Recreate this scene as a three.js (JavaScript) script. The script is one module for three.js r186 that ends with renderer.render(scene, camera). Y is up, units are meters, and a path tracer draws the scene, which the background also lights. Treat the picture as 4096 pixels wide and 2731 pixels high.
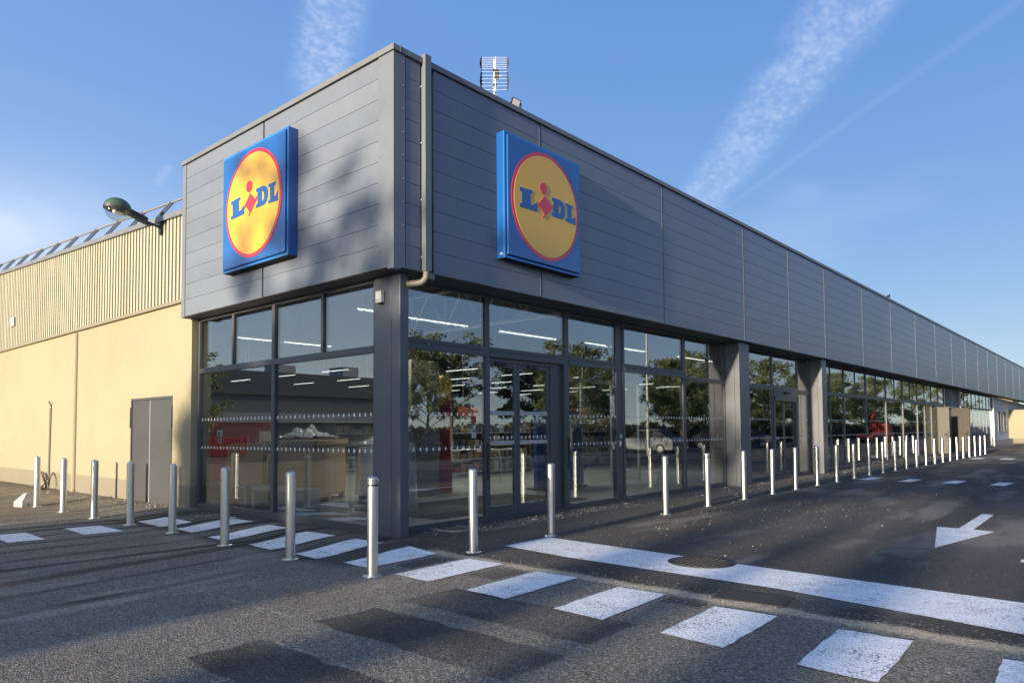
import * as THREE from 'three';
import { mergeGeometries } from 'three/addons/utils/BufferGeometryUtils.js';
import { RoundedBoxGeometry } from 'three/addons/geometries/RoundedBoxGeometry.js';
import { RectAreaLightUniformsLib } from 'three/addons/lights/RectAreaLightUniformsLib.js';

// ------------------------------------------------------------------ camera, sky, sun, exposure
const scene = new THREE.Scene();
const V = (x, y, z) => new THREE.Vector3(x, y, z);
const PW = 4096, PH = 2731, FPX = 2853.58, SHIFT = 223.23;
const camera = new THREE.PerspectiveCamera(2 * Math.atan(PH / 2 / FPX) * 180 / Math.PI, PW / PH, 0.1, 3000);
{
  const yaw = 0.7182, pitch = 0.0455, roll = -0.0074;
  const f = V(Math.cos(pitch) * Math.cos(yaw), Math.sin(pitch), -Math.cos(pitch) * Math.sin(yaw));
  const r = f.clone().cross(V(0, 1, 0)).normalize(), u = r.clone().cross(f);
  const r2 = r.clone().multiplyScalar(Math.cos(roll)).addScaledVector(u, Math.sin(roll));
  const u2 = u.clone().multiplyScalar(Math.cos(roll)).addScaledVector(r, -Math.sin(roll));
  camera.position.set(-6.1947, 1.55, 7.5383);
  camera.quaternion.setFromRotationMatrix(new THREE.Matrix4().makeBasis(r2, u2, f.clone().negate()));
  camera.setViewOffset(PW, PH, 0, -SHIFT, PW, PH);
}
const renderer = new THREE.WebGLRenderer({ antialias: true });
renderer.setSize(1024, 682);
renderer.toneMapping = THREE.LinearToneMapping;
renderer.toneMappingExposure = 2.2;
renderer.shadowMap.enabled = true;
RectAreaLightUniformsLib.init();

// hashed value noise
function hash2(i, j) { let h = Math.imul(i, 374761393) + Math.imul(j, 668265263) | 0; h = Math.imul(h ^ (h >>> 13), 1274126177); return ((h ^ (h >>> 16)) >>> 0) / 4294967296; }
function vn(x, y) {
  const i = Math.floor(x), j = Math.floor(y), a = x - i, b = y - j, s = a * a * (3 - 2 * a), t = b * b * (3 - 2 * b);
  const p = hash2(i, j), q = hash2(i + 1, j), r = hash2(i, j + 1), w = hash2(i + 1, j + 1);
  return p + (q - p) * s + (r - p) * t + (p - q - r + w) * s * t;
}
const fbm = (x, y, n = 4) => { let s = 0, a = 0.5; for (let i = 0; i < n; i++) { s += a * vn(x, y); x = x * 2.03 + 17.3; y = y * 2.03 + 9.1; a *= 0.5; } return s / (1 - Math.pow(0.5, n)); };
const sm = (a, b, x) => { x = Math.min(1, Math.max(0, (x - a) / (b - a))); return x * x * (3 - 2 * x); };
let seed = 7;
const rnd = () => { seed = (Math.imul(seed, 1664525) + 1013904223) | 0; return (seed >>> 0) / 4294967296; };
const rr = (a, b) => a + (b - a) * rnd();

const SUN = V(-1, 0.13, 0.06).normalize();
{
  const W = 3072, H = 1536, d = new Float32Array(W * H * 4);
  const band = (a, b, p, q, hw, soft) => {                       // closeness to a straight trail laid out on the cloud level
    const ux = q[0] - p[0], uz = q[1] - p[1], L = Math.hypot(ux, uz), t = ((a - p[0]) * ux + (b - p[1]) * uz) / L, s = ((a - p[0]) * -uz + (b - p[1]) * ux) / L;
    return [t / L, s / hw, Math.max(0, 1 - sm(1 - soft, 1 + soft, Math.abs(s) / hw))];
  };
  for (let j = 0; j < H; j++) {
    const el = ((j + 0.5) / H - 0.5) * Math.PI, y = Math.sin(el), ce = Math.cos(el);
    for (let i = 0; i < W; i++) {
      const az = ((i + 0.5) / W - 0.5) * 2 * Math.PI, x = Math.cos(az) * ce, z = Math.sin(az) * ce, k = (j * W + i) * 4;
      const yy = Math.max(y, 0), e1 = Math.exp(-yy / 0.10), e2 = Math.exp(-yy / 0.34);
      const cs = x * SUN.x + y * SUN.y + z * SUN.z, ang = Math.acos(Math.min(1, Math.max(-1, cs))) * 180 / Math.PI;
      let r = 0.043 + 0.195 * e2 + 0.36 * e1, g = 0.155 + 0.32 * e2 + 0.22 * e1, b = 0.47 + 0.30 * e2 - 0.16 * e1;
      const glow = Math.exp(-ang / 16), wide = Math.exp(-ang / 55), low = Math.exp(-yy / 0.3);
      r += 1.8 * glow + 0.84 * wide * (0.25 + 0.75 * low); g += 1.4 * glow + 0.76 * wide * (0.3 + 0.7 * low); b += 0.85 * glow + 0.58 * wide * (0.4 + 0.6 * low);
      if (y > 0.1) {
        const a = x / y, c = z / y;
        let cl = 0;
        const puff = (f) => { const n = vn(a * f + 3 * vn(a * f * 0.4, c * f * 0.4), c * f * 1.6); return n; };
        let [t, s, m] = band(a, c, [0.95, -1.365], [1.145, -1.72], 0.072, 0.55);
        if (m > 0 && t > -1.2 && t < 1.5) cl += m * sm(-0.15, 0.5, fbm(a * 16, c * 13, 4) + 0.35 * (1 - Math.abs(s)) - 0.15) * sm(-1.2, -0.4, t) * (1 - sm(1.0, 1.5, t)) * (0.15 + 0.50 * sm(0.3, 0.95, 0.45 * puff(95) + 0.25 * puff(40) + 0.3 * fbm(a * 20, c * 20, 4)));
        [t, s, m] = band(a, c, [1.76, -0.46], [2.85, -1.37], 0.105, 0.5);
        if (m > 0 && t > -0.7 && t < 1.6) cl += m * sm(-0.15, 0.5, fbm(a * 9, c * 11, 4) + 0.35 * (1 - Math.abs(s)) - 0.15) * sm(-0.7, 0, t) * (1 - sm(1.1, 1.6, t)) * (0.12 + 0.42 * sm(0.28, 0.95, 0.4 * puff(80) + 0.25 * puff(30) + 0.35 * fbm(a * 13, c * 13, 4)));
        [t, s, m] = band(a, c, [2.02, -0.17], [2.91, -1.2], 0.017, 0.9);
        if (m > 0 && t > -0.5 && t < 1.4) cl += 0.065 * m * (0.7 + 0.5 * vn(a * 9, c * 9)) * (1 - sm(1, 1.4, t));
        [t, s, m] = band(a, c, [1.14, -2.7], [1.2, -2.95], 0.016, 0.9);
        if (t > 0 && t < 1) cl += 0.16 * m;
        const hx = (a - 0.9) / 0.7, hz = (c + 4.6) / 1.2, hq = hx * hx + hz * hz;
        if (hq < 4) cl += 1.25 * Math.exp(-hq * 1.2) * (0.35 + 0.9 * fbm(a * 2.2 + c * 0.9, c * 1.1, 5));
        const px = (a - 3.1) / 0.14, pz = (c + 1.05) / 0.1, pq = px * px + pz * pz;
        if (pq < 6) cl += 0.25 * Math.exp(-pq) * fbm(a * 9, c * 9);
        cl += 0.16 * sm(0.52, 0.8, fbm(a * 0.5 + 4, c * 0.45 + a * 0.2, 6)) * sm(0.1, 0.25, y);
        cl = Math.min(0.85, cl);
        const lit = 0.78 + 0.5 * wide;
        r += (0.66 * lit - r) * cl; g += (0.76 * lit - g) * cl; b += (0.98 * lit - b) * cl;
      }
      if (y < 0) { r = 0.16; g = 0.17; b = 0.18; }
      d[k] = r * 0.585; d[k + 1] = g * 0.585; d[k + 2] = b * 0.585; d[k + 3] = 1;
    }
  }
  const sky = new THREE.DataTexture(d, W, H, THREE.RGBAFormat, THREE.FloatType);
  sky.mapping = THREE.EquirectangularReflectionMapping; sky.magFilter = sky.minFilter = THREE.LinearFilter; sky.wrapS = THREE.RepeatWrapping; sky.needsUpdate = true;
  scene.background = sky; scene.environment = sky;
}
const sun = new THREE.DirectionalLight(new THREE.Color().setRGB(1, 0.84, 0.60), 5);
sun.position.copy(SUN).multiplyScalar(120); sun.target.position.set(10, 0, 0);
sun.castShadow = true; sun.shadow.radius = 1.9; sun.shadow.mapSize.set(4096, 4096);
Object.assign(sun.shadow.camera, { left: -60, right: 60, top: 30, bottom: -20, near: 1, far: 300 });
scene.add(sun, sun.target);

// ------------------------------------------------------------------ helpers
const used = {};
const nm = n => { used[n] = (used[n] || 0) + 1; return used[n] === 1 ? n : n + '_' + String(used[n] - 1).padStart(3, '0'); };
const tag = (o, label, category, group) => { o.userData.label = label; o.userData.category = category; if (group) o.userData.group = group; return o; };
function thing(name, label, category, pos = [0, 0, 0], turn = 0, group) { const o = new THREE.Group(); o.name = nm(name); o.position.set(...pos); o.rotation.y = turn; scene.add(o); return tag(o, label, category, group); }
function mesh(name, geo, mat, parent = scene) {
  const g = Array.isArray(geo) ? (geo.length > 1 ? mergeGeometries(geo.map(q => q.index ? q.toNonIndexed() : q)) : geo[0]) : geo;
  const o = new THREE.Mesh(g, mat); o.name = parent === scene ? nm(name) : name; o.castShadow = o.receiveShadow = true; parent.add(o); return o;
}
const struct = (name, geo, mat) => { const o = mesh(name, geo, mat); o.userData.kind = 'structure'; return o; };
function uvm(g, k = 1) {                                               // uv in metres, by the main axis of each face
  const p = g.attributes.position, n = g.attributes.normal, u = g.attributes.uv || new THREE.BufferAttribute(new Float32Array(p.count * 2), 2);
  for (let i = 0; i < p.count; i++) {
    const ax = Math.abs(n.getX(i)), ay = Math.abs(n.getY(i)), az = Math.abs(n.getZ(i));
    if (ay > ax && ay > az) u.setXY(i, p.getX(i) * k, p.getZ(i) * k); else if (ax > az) u.setXY(i, p.getZ(i) * k, p.getY(i) * k); else u.setXY(i, p.getX(i) * k, p.getY(i) * k);
  }
  g.setAttribute('uv', u); return g;
}
const box = (x0, x1, y0, y1, z0, z1) => uvm(new THREE.BoxGeometry(x1 - x0, y1 - y0, z1 - z0).translate((x0 + x1) / 2, (y0 + y1) / 2, (z0 + z1) / 2));
const rbox = (x0, x1, y0, y1, z0, z1, r = 0.01) => uvm(new RoundedBoxGeometry(x1 - x0, y1 - y0, z1 - z0, 2, r).translate((x0 + x1) / 2, (y0 + y1) / 2, (z0 + z1) / 2));
const cyl = (a, b, r0, r1 = r0, n = 12) => {
  const d = b.clone().sub(a), g = new THREE.CylinderGeometry(r1, r0, d.length(), n);
  g.applyQuaternion(new THREE.Quaternion().setFromUnitVectors(V(0, 1, 0), d.clone().normalize())); return g.translate((a.x + b.x) / 2, (a.y + b.y) / 2, (a.z + b.z) / 2);
};
const tube = (pts, r, n = 24, m = 8) => new THREE.TubeGeometry(new THREE.CatmullRomCurve3(pts), n, r, m, false);
const poly = (pts, holes = []) => { const s = new THREE.Shape(pts.map(p => new THREE.Vector2(...p))); for (const h of holes) s.holes.push(new THREE.Path(h.map(p => new THREE.Vector2(...p)))); return s; };
const ext = (s, depth, bevel = 0) => new THREE.ExtrudeGeometry(s, { depth, bevelEnabled: bevel > 0, bevelThickness: bevel, bevelSize: bevel, bevelSegments: 1, curveSegments: 40 });
function ord(n) { return ['first', 'second', 'third', 'fourth', 'fifth', 'sixth', 'seventh', 'eighth', 'ninth', 'tenth', 'eleventh', 'twelfth', 'thirteenth', 'fourteenth', 'fifteenth', 'sixteenth', 'seventeenth', 'eighteenth', 'nineteenth', 'twentieth', 'twenty-first', 'twenty-second', 'twenty-third', 'twenty-fourth', 'twenty-fifth', 'twenty-sixth'][n]; }
function tex(w, h, fn, { srgb = false, repeat = true } = {}) {          // fn(u, v, out) with linear values; colour is kept in sRGB bytes
  const d = new Uint8Array(w * h * 4), o = [0, 0, 0, 1];
  const enc = c => { c = c < 0 ? 0 : c > 1 ? 1 : c; return srgb ? (c <= 0.0031308 ? 12.92 * c : 1.055 * Math.pow(c, 1 / 2.4) - 0.055) : c; };
  for (let j = 0; j < h; j++) for (let i = 0; i < w; i++) { o[3] = 1; fn((i + 0.5) / w, (j + 0.5) / h, o); const k = (j * w + i) * 4; d[k] = 255 * enc(o[0]); d[k + 1] = 255 * enc(o[1]); d[k + 2] = 255 * enc(o[2]); d[k + 3] = 255 * o[3]; }
  const t = new THREE.DataTexture(d, w, h); t.magFilter = THREE.LinearFilter; t.minFilter = THREE.LinearMipmapLinearFilter; t.generateMipmaps = true;
  t.wrapS = t.wrapT = repeat ? THREE.RepeatWrapping : THREE.ClampToEdgeWrapping; if (srgb) t.colorSpace = THREE.SRGBColorSpace; t.needsUpdate = true; return t;
}
const reused = (t, sx, sy = sx) => { const c = t.clone(); c.repeat.set(sx, sy); c.needsUpdate = true; return c; };
const tn = (u, v, f, o = 0) => {                                        // tiling value noise: f cells over the tile
  const x = u * f, y = v * f, i = Math.floor(x), j = Math.floor(y), a = x - i, b = y - j, s = a * a * (3 - 2 * a), t = b * b * (3 - 2 * b), w = q => ((q % f) + f) % f + o;
  const p = hash2(w(i), w(j)), q = hash2(w(i + 1), w(j)), r = hash2(w(i), w(j + 1)), z = hash2(w(i + 1), w(j + 1)); return p + (q - p) * s + (r - p) * t + (p - q - r + z) * s * t;
};

// ------------------------------------------------------------------ materials
const std = (rgb, rough, metal = 0, more = {}) => new THREE.MeshPhysicalMaterial({ color: new THREE.Color().setRGB(...rgb), roughness: rough, metalness: metal, ...more });
const grime = tex(512, 512, (u, v, o) => { const n = 0.5 * tn(u, v, 5) + 0.3 * tn(u, v, 13, 50) + 0.2 * tn(u, v, 64, 90); const c = 0.86 + 0.2 * n; o[0] = o[1] = o[2] = c; }, { srgb: true });
const wavy = tex(256, 256, (u, v, o) => { o[0] = o[1] = o[2] = 0.6 * tn(u, v, 3) + 0.4 * tn(u, v, 6, 31); });
const streak = tex(512, 512, (u, v, o) => { const n = tn(u, v, 4) * 0.4 + 0.6 * tn(u, v * 0.06, 48, 11); const c = 0.82 + 0.22 * n; o[0] = c; o[1] = c; o[2] = c; }, { srgb: true });
const brushed = tex(512, 64, (u, v, o) => { o[0] = o[1] = o[2] = 0.22 + 0.14 * hash2(Math.floor(u * 512), 3) + 0.08 * tn(u, v, 8); });
const panelMat = [0, 1, 2].map(k => std([[0.139, 0.157, 0.197], [0.147, 0.165, 0.204], [0.132, 0.150, 0.190]][k], 0.34, 0, { map: reused(grime, 0.31 + 0.05 * k), roughnessMap: null, bumpMap: reused(wavy, 0.5, 0.9), bumpScale: 0.0025 }));
const M = {
  dark: std([0.012, 0.012, 0.014], 0.8),
  frame: std([0.07, 0.075, 0.086], 0.4, 0, { map: reused(grime, 0.6) }),
  flash: std([0.135, 0.148, 0.178], 0.36, 0, { map: reused(grime, 0.4), bumpMap: reused(wavy, 0.4, 0.8), bumpScale: 0.003 }),
  joint: std([0.15, 0.16, 0.18], 0.4),
  soffit: std([0.05, 0.05, 0.055], 0.7),
  coping: std([0.145, 0.152, 0.165], 0.42, 0, { map: reused(grime, 0.4) }),
  pipe: std([0.19, 0.18, 0.155], 0.5),
  glass: new THREE.MeshPhysicalMaterial({ color: new THREE.Color().setRGB(0.77, 0.83, 0.86), transmission: 1, thickness: 0, roughness: 0, ior: 2.3 }),
  clear: new THREE.MeshPhysicalMaterial({ color: new THREE.Color().setRGB(0.85, 0.86, 0.84), transmission: 1, thickness: 0, roughness: 0.05, ior: 1.5 }),
  steel: std([0.72, 0.71, 0.68], 1.0, 1, { roughnessMap: reused(brushed, 3, 1), map: reused(grime, 2, 1) }),
  galv: std([0.42, 0.43, 0.43], 0.5, 0.35, { map: reused(grime, 1.5) }),
  blue: std([0.010, 0.085, 0.31], 0.22, 0, { clearcoat: 0.6, clearcoatRoughness: 0.05 }),
  blueLip: std([0.025, 0.16, 0.46], 0.25),
  yellow: std([0.69, 0.38, 0.011], 0.2, 0, { clearcoat: 0.6, clearcoatRoughness: 0.04 }),
  red: std([0.55, 0.015, 0.028], 0.25, 0, { clearcoat: 0.6, clearcoatRoughness: 0.05 }),
  letter: std([0.012, 0.075, 0.27], 0.25, 0, { clearcoat: 0.5, clearcoatRoughness: 0.05 }),
  cream: std([0.272, 0.241, 0.168], 0.9, 0, { map: reused(grime, 0.11), bumpMap: reused(wavy, 0.6), bumpScale: 0.004 }),
  band: std([0.185, 0.167, 0.13], 0.92, 0, { map: reused(grime, 0.3) }),
  corr: std([0.40, 0.38, 0.29], 0.6, 0, { map: reused(streak, 0.3, 0.12) }),
  door: std([0.058, 0.060, 0.064], 0.42, 0, { map: reused(grime, 0.7) }),
  white: std([0.62, 0.61, 0.58], 0.6), whiteMetal: std([0.7, 0.71, 0.72], 0.45),
  mark: std([0.86, 0.87, 0.88], 0.5), black: std([0.02, 0.02, 0.022], 0.5), rubber: std([0.03, 0.03, 0.032], 0.85),
  lampGreen: std([0.05, 0.09, 0.06], 0.45), lampDark: std([0.025, 0.032, 0.034], 0.55),
  bark: std([0.10, 0.085, 0.065], 0.95),
  led: new THREE.MeshStandardMaterial({ color: 0xffffff, emissive: new THREE.Color().setRGB(1, 0.93, 0.78), emissiveIntensity: 1.7 }),
  card: std([0.40, 0.26, 0.145], 0.85, 0, { map: reused(grime, 0.8) }), wood: std([0.34, 0.23, 0.13], 0.85, 0, { map: reused(streak, 0.5, 0.5) }),
  film: new THREE.MeshPhysicalMaterial({ color: new THREE.Color().setRGB(0.9, 0.92, 0.93), transmission: 0.55, thickness: 0, roughness: 0.2 }),
  concrete: std([0.33, 0.32, 0.29], 0.85, 0, { map: reused(grime, 1.2) }),
  redPaint: std([0.34, 0.02, 0.018], 0.45), bluePaint: std([0.02, 0.08, 0.26], 0.5), beige: std([0.36, 0.31, 0.23], 0.6), orange: std([0.75, 0.28, 0.03], 0.5), amber: std([0.6, 0.34, 0.03], 0.5),
};

// ------------------------------------------------------------------ ground
const hgt = (x, z) => { const d = x > 0 && z < 0 ? 0 : Math.hypot(Math.max(-x, 0), Math.max(z, 0)); return 0.06 * sm(0, 1, (1.15 - d) / 0.95); };
function sheet(xs, zs, lift = 0) {
  const nx = xs.length, nz = zs.length, p = [], u = [], id = [];
  for (const z of zs) for (const x of xs) { p.push(x, hgt(x, z) + lift, z); u.push(x, z); }
  for (let j = 0; j < nz - 1; j++) for (let i = 0; i < nx - 1; i++) { const a = j * nx + i, b = a + 1, c = a + nx, e = c + 1; id.push(a, c, b, b, c, e); }
  const g = new THREE.BufferGeometry(); g.setAttribute('position', new THREE.Float32BufferAttribute(p, 3)); g.setAttribute('uv', new THREE.Float32BufferAttribute(u, 2)); g.setIndex(id); g.computeVertexNormals(); return g;
}
const lin = (a, b, n) => Array.from({ length: n + 1 }, (_, i) => a + (b - a) * i / n);
const seg = (x, z, ax, az, bx, bz) => { const dx = bx - ax, dz = bz - az, t = Math.min(1, Math.max(0, ((x - ax) * dx + (z - az) * dz) / (dx * dx + dz * dz))); return Math.hypot(x - ax - dx * t, z - az - dz * t); };
const tracks = [];                                                      // tyre tracks: long shallow arcs swept by turning vans
for (let i = 0; i < 13; i++) { const z0 = -8.5 + i * 0.72 + rr(-0.2, 0.2); tracks.push([z0, rr(-0.02, 0.05) - (i > 9 ? 0.13 : 0), rr(-0.012, 0.012), rr(0.09, 0.19), rr(0.5, 0.95)]); }
function newAsphalt(x, z, px, o) {
  const big = fbm(x * 0.35 + 3, z * 0.9, 4), mid = fbm(x * 1.3, z * 2.6 + 5, 3);
  let c = 0.058 + 0.040 * big + 0.027 * mid;
  const g1 = hash2(Math.floor(x / px), Math.floor(z / px)), g2 = vn(x * 70, z * 70), g3 = vn(x * 160 + 9, z * 160);
  c *= 0.55 + 0.55 * g2 + 0.4 * g3;
  let r = c * 1.08, g = c, b = c * 0.93;
  const dust = 0.10 * sm(0.52, 0.75, fbm(x * 0.5 + 20, z * 1.7, 4)); r += dust; g += dust * 0.92; b += dust * 0.78;
  let t = Math.min(seg(x, z, 2.4, 3.2, 9.5, 3.05), seg(x, z, 3.5, 4.6, 12, 4.0)); t = 0.05 * (1 - sm(0.02, 0.2, t)) * vn(x * 3, z * 9); r += t; g += t * 0.95; b += t * 0.85;
  const edge = x < 3 ? 0.9 : z < 0.6 ? 0.5 : 0.15, cell = hash2(Math.floor(x * 38), Math.floor(z * 38));   // scattered pale grit
  if (cell > 1 - 0.015 * (0.2 + edge) && vn(x * 2.1, z * 2.1) > 0.35) { const fx = x * 38 - Math.floor(x * 38) - 0.5, fz = z * 38 - Math.floor(z * 38) - 0.5; if (fx * fx + fz * fz < 0.09) { r = 0.5; g = 0.48; b = 0.42; } }
  if (g1 > 0.9975) { r = g = b = 0.36; }
  o[0] = r; o[1] = g; o[2] = b;
}
const patches = [[-3.97, -3.34, 2.55, 4.6], [-2.86, -2.2, 2.43, 4.55], [-1.93, -1.22, 2.42, 4.52], [-0.72, -0.16, 2.06, 2.5], [-0.85, -0.15, 1.02, 1.36], [-0.45, -0.1, 4.22, 4.66]];
function oldAsphalt(x, z, px, o) {
  const wx = x + 0.06 * (vn(x * 5, z * 5) - 0.5), wz = z + 0.06 * (vn(x * 5 + 40, z * 5) - 0.5);
  if (wx > -0.02 && z > 0.2) newAsphalt(x, z, px, o);
  else {
    const big = fbm(x * 0.4 + 11, z * 0.4, 4), mid = fbm(x * 2.2, z * 2.2 + 7, 3);
    const g2 = vn(x * 105, z * 105), g3 = vn(x * 47 + 5, z * 47), g1 = hash2(Math.floor(x / px), Math.floor(z / px));
    let c = 0.235 + 0.08 * big + 0.045 * mid;
    const stone = sm(0.45, 0.85, g2);
    c *= 0.42 + 0.85 * stone + 0.35 * g3;
    const hue = vn(x * 105 + 100, z * 105); let r = c * (1.03 + 0.16 * hue), g = c * (1.0 + 0.05 * hue), b = c * (0.95 - 0.12 * hue);
    if (g1 > 0.98) { r *= 2.1; g *= 2.1; b *= 2.0; }
    const nearWall = sm(-1.5, -1.15, wx) * (1 - sm(0.5, 0.9, wz)) * sm(-6.4, -5.9, wz);
    if (nearWall > 0) { const q = [0, 0, 0]; newAsphalt(x, z, px, q); const k = 0.85 * nearWall; r += (q[0] * 0.85 - r) * k; g += (q[1] * 0.85 - g) * k; b += (q[2] * 0.85 - b) * k; }
    let dark = 0;
    for (const [z0, s, q, w, a] of tracks) { const e = Math.abs(z - (z0 + s * (x + 4) + q * (x + 4) * (x + 4))), f = 1 - sm(w * 0.45, w, e + 0.05 * (vn(x * 1.7, z * 6) - 0.5)); dark = Math.max(dark, f * a * sm(0.15, 0.55, vn(x * 0.8 + z0 * 7, z * 2) + 0.15)); }
    dark *= 1 - sm(1.6, 2.4, z);
    r *= 1 - 0.72 * dark; g *= 1 - 0.72 * dark; b *= 1 - 0.72 * dark;
    for (const [a, e, f, h] of patches) {                              // old markings blacked out
      let k = sm(0, 0.03, Math.min(wx - a, e - wx, wz - f, h - wz) + 0.015 * (vn(x * 14, z * 14) - 0.5)); if (k > 0) { k *= 0.5 + 0.34 * sm(0.25, 0.65, fbm(x * 1.8 + 50, z * 1.8, 3)); const q = 0.052 * (0.5 + 1.0 * g2) + 0.02 * mid; r += (q * 1.05 - r) * k; g += (q - g) * k; b += (q * 1.0 - b) * k; }
    }
    const rem = Math.min(seg(x, z, -3.33, 2.5, -3.33, 4.4), seg(x, z, -2.9, 0.55, -2.86, 2.3), seg(x, z, -2.9, 0.6, -2.2, 0.1)); // ghost of an old line
    const k2 = 0.5 * (1 - sm(0.006, 0.026, rem)) * sm(0.5, 0.7, vn(x * 9, z * 9)); r += 0.3 * k2; g += 0.3 * k2; b += 0.28 * k2;
    const dusty = 0.12 * sm(0.56, 0.76, fbm(x * 0.7 + 31, z * 2.4 + 2, 4)) * (1 - sm(0, 3, z)); r += dusty; g += dusty * 0.95; b += dusty * 0.85;
    const sand = sm(-7.2, -9.5, z + 0.9 * (fbm(x * 1.1, z * 1.1) - 0.5)) + sm(-0.55, 0.05, x + 0.5 * (vn(z * 2.3, 4) - 0.5)) * sm(-6.3, -7, z); if (sand > 0) { const s = Math.min(1, sand) * 0.88, q = (0.55 + 0.6 * g2) * (0.75 + 0.5 * vn(x * 1.3, z * 3.5)); r += (0.34 * q - r) * s; g += (0.285 * q - g) * s; b += (0.205 * q - b) * s; }
    o[0] = r; o[1] = g; o[2] = b;
  }
  if (z > 0.62) {                                                       // the sandy joint between the two asphalts
    const cx = 0.05 - 0.028 * (z - 0.7), w = 0.075 + 0.04 * vn(z * 2.5, 8), e = Math.abs(x - cx + 0.05 * (vn(z * 6, 3) - 0.5));
    const k = (1 - sm(w * 0.55, w * 1.5, e + 0.07 * (vn(x * 60, z * 60) - 0.5))) * sm(0.62, 0.85, z);
    if (k > 0) { const s = 0.55 + 0.75 * vn(x * 75 + 9, z * 75); o[0] += (0.66 * s - o[0]) * k; o[1] += (0.57 * s - o[1]) * k; o[2] += (0.42 * s - o[2]) * k; }
    const spill = (1 - sm(0.1, 0.55, e)), cell = hash2(Math.floor(x * 60) + 77, Math.floor(z * 60));
    if (cell > 1 - 0.07 * spill) { o[0] = 0.45; o[1] = 0.41; o[2] = 0.33; }
  }
}
function baked(fn, x0, x1, z0, z1, w, h) {
  const px = (x1 - x0) / w, t = tex(w, h, (u, v, o) => fn(x0 + u * (x1 - x0), z0 + v * (z1 - z0), px, o), { srgb: true, repeat: false });
  t.repeat.set(1 / (x1 - x0), 1 / (z1 - z0)); t.offset.set(-x0 / (x1 - x0), -z0 / (z1 - z0)); return t;
}
const grain = tex(512, 512, (u, v, o) => { o[0] = o[1] = o[2] = 0.45 * tn(u, v, 96) + 0.35 * tn(u, v, 190, 40) + 0.2 * tn(u, v, 24, 9); });
const asph = (map, bump, rough = 0.9) => new THREE.MeshPhysicalMaterial({ map, roughness: rough, specularIntensity: 0.5, bumpMap: reused(grain, 1 / 0.85), bumpScale: bump });
const coarse = tex(512, 512, (u, v, o) => { const c = (0.085 + 0.04 * tn(u, v, 6)) * (0.5 + 0.6 * tn(u, v, 200) + 0.5 * tn(u, v, 90, 7)); o[0] = c * 1.03; o[1] = c; o[2] = c * 0.97; }, { srgb: true });
const base = struct('ground', new THREE.PlaneGeometry(1600, 1600).rotateX(-Math.PI / 2).translate(0, -0.14, 0), asph(reused(coarse, 400), 0.0));
const park = struct('car_park', sheet([...lin(-11.9, -1.3, 20), ...lin(-1.2, 0.4, 32)], [...lin(-6, -0.1, 30), ...lin(0, 1.3, 26), ...lin(1.5, 7.8, 14)]), asph(baked(oldAsphalt, -11.9, 0.4, -6, 7.8, 2048, 2048), 0.06));
struct('side_yard', sheet([...lin(-14, -1.3, 14), ...lin(-1.2, 0.4, 16)], lin(-26, -6, 30)), asph(baked(oldAsphalt, -14, 0.4, -26, -6, 1024, 1024), 0.06));
struct('car_park', sheet([-60, -40, -20, -11.9], lin(-60, 80, 8), -0.006), asph(reused(coarse, 0.25), 0.006));
struct('car_park', sheet([-11.9, -6, 0.4], [7.8, 12, 20, 60, 80], -0.006), asph(reused(coarse, 0.25), 0.006));
struct('road', sheet(lin(0.4, 12.6, 24), [...lin(-0.6, 1.3, 24), ...lin(1.5, 7.6, 12)]), asph(baked(newAsphalt, 0.4, 12.6, -0.6, 7.6, 2048, 1376), 0.035));
struct('road', sheet(lin(12.6, 110, 40), [...lin(-0.6, 1.3, 16), ...lin(1.6, 12, 10)]), asph(baked(newAsphalt, 12.6, 110, -0.6, 12, 2048, 512), 0.035));
struct('road', sheet([0.4, 12.6], [7.6, 12], -0.006), asph(reused(coarse, 0.25), 0.004));
struct('car_park', sheet(lin(0.4, 240, 10), [12, 20, 40, 80], -0.006), asph(reused(coarse, 0.25), 0.004));
struct('car_park', sheet([-60, -30, -11.9, 0.1], [-80, -60, -40, -26], -0.006), asph(reused(coarse, 0.25), 0.004));

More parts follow.
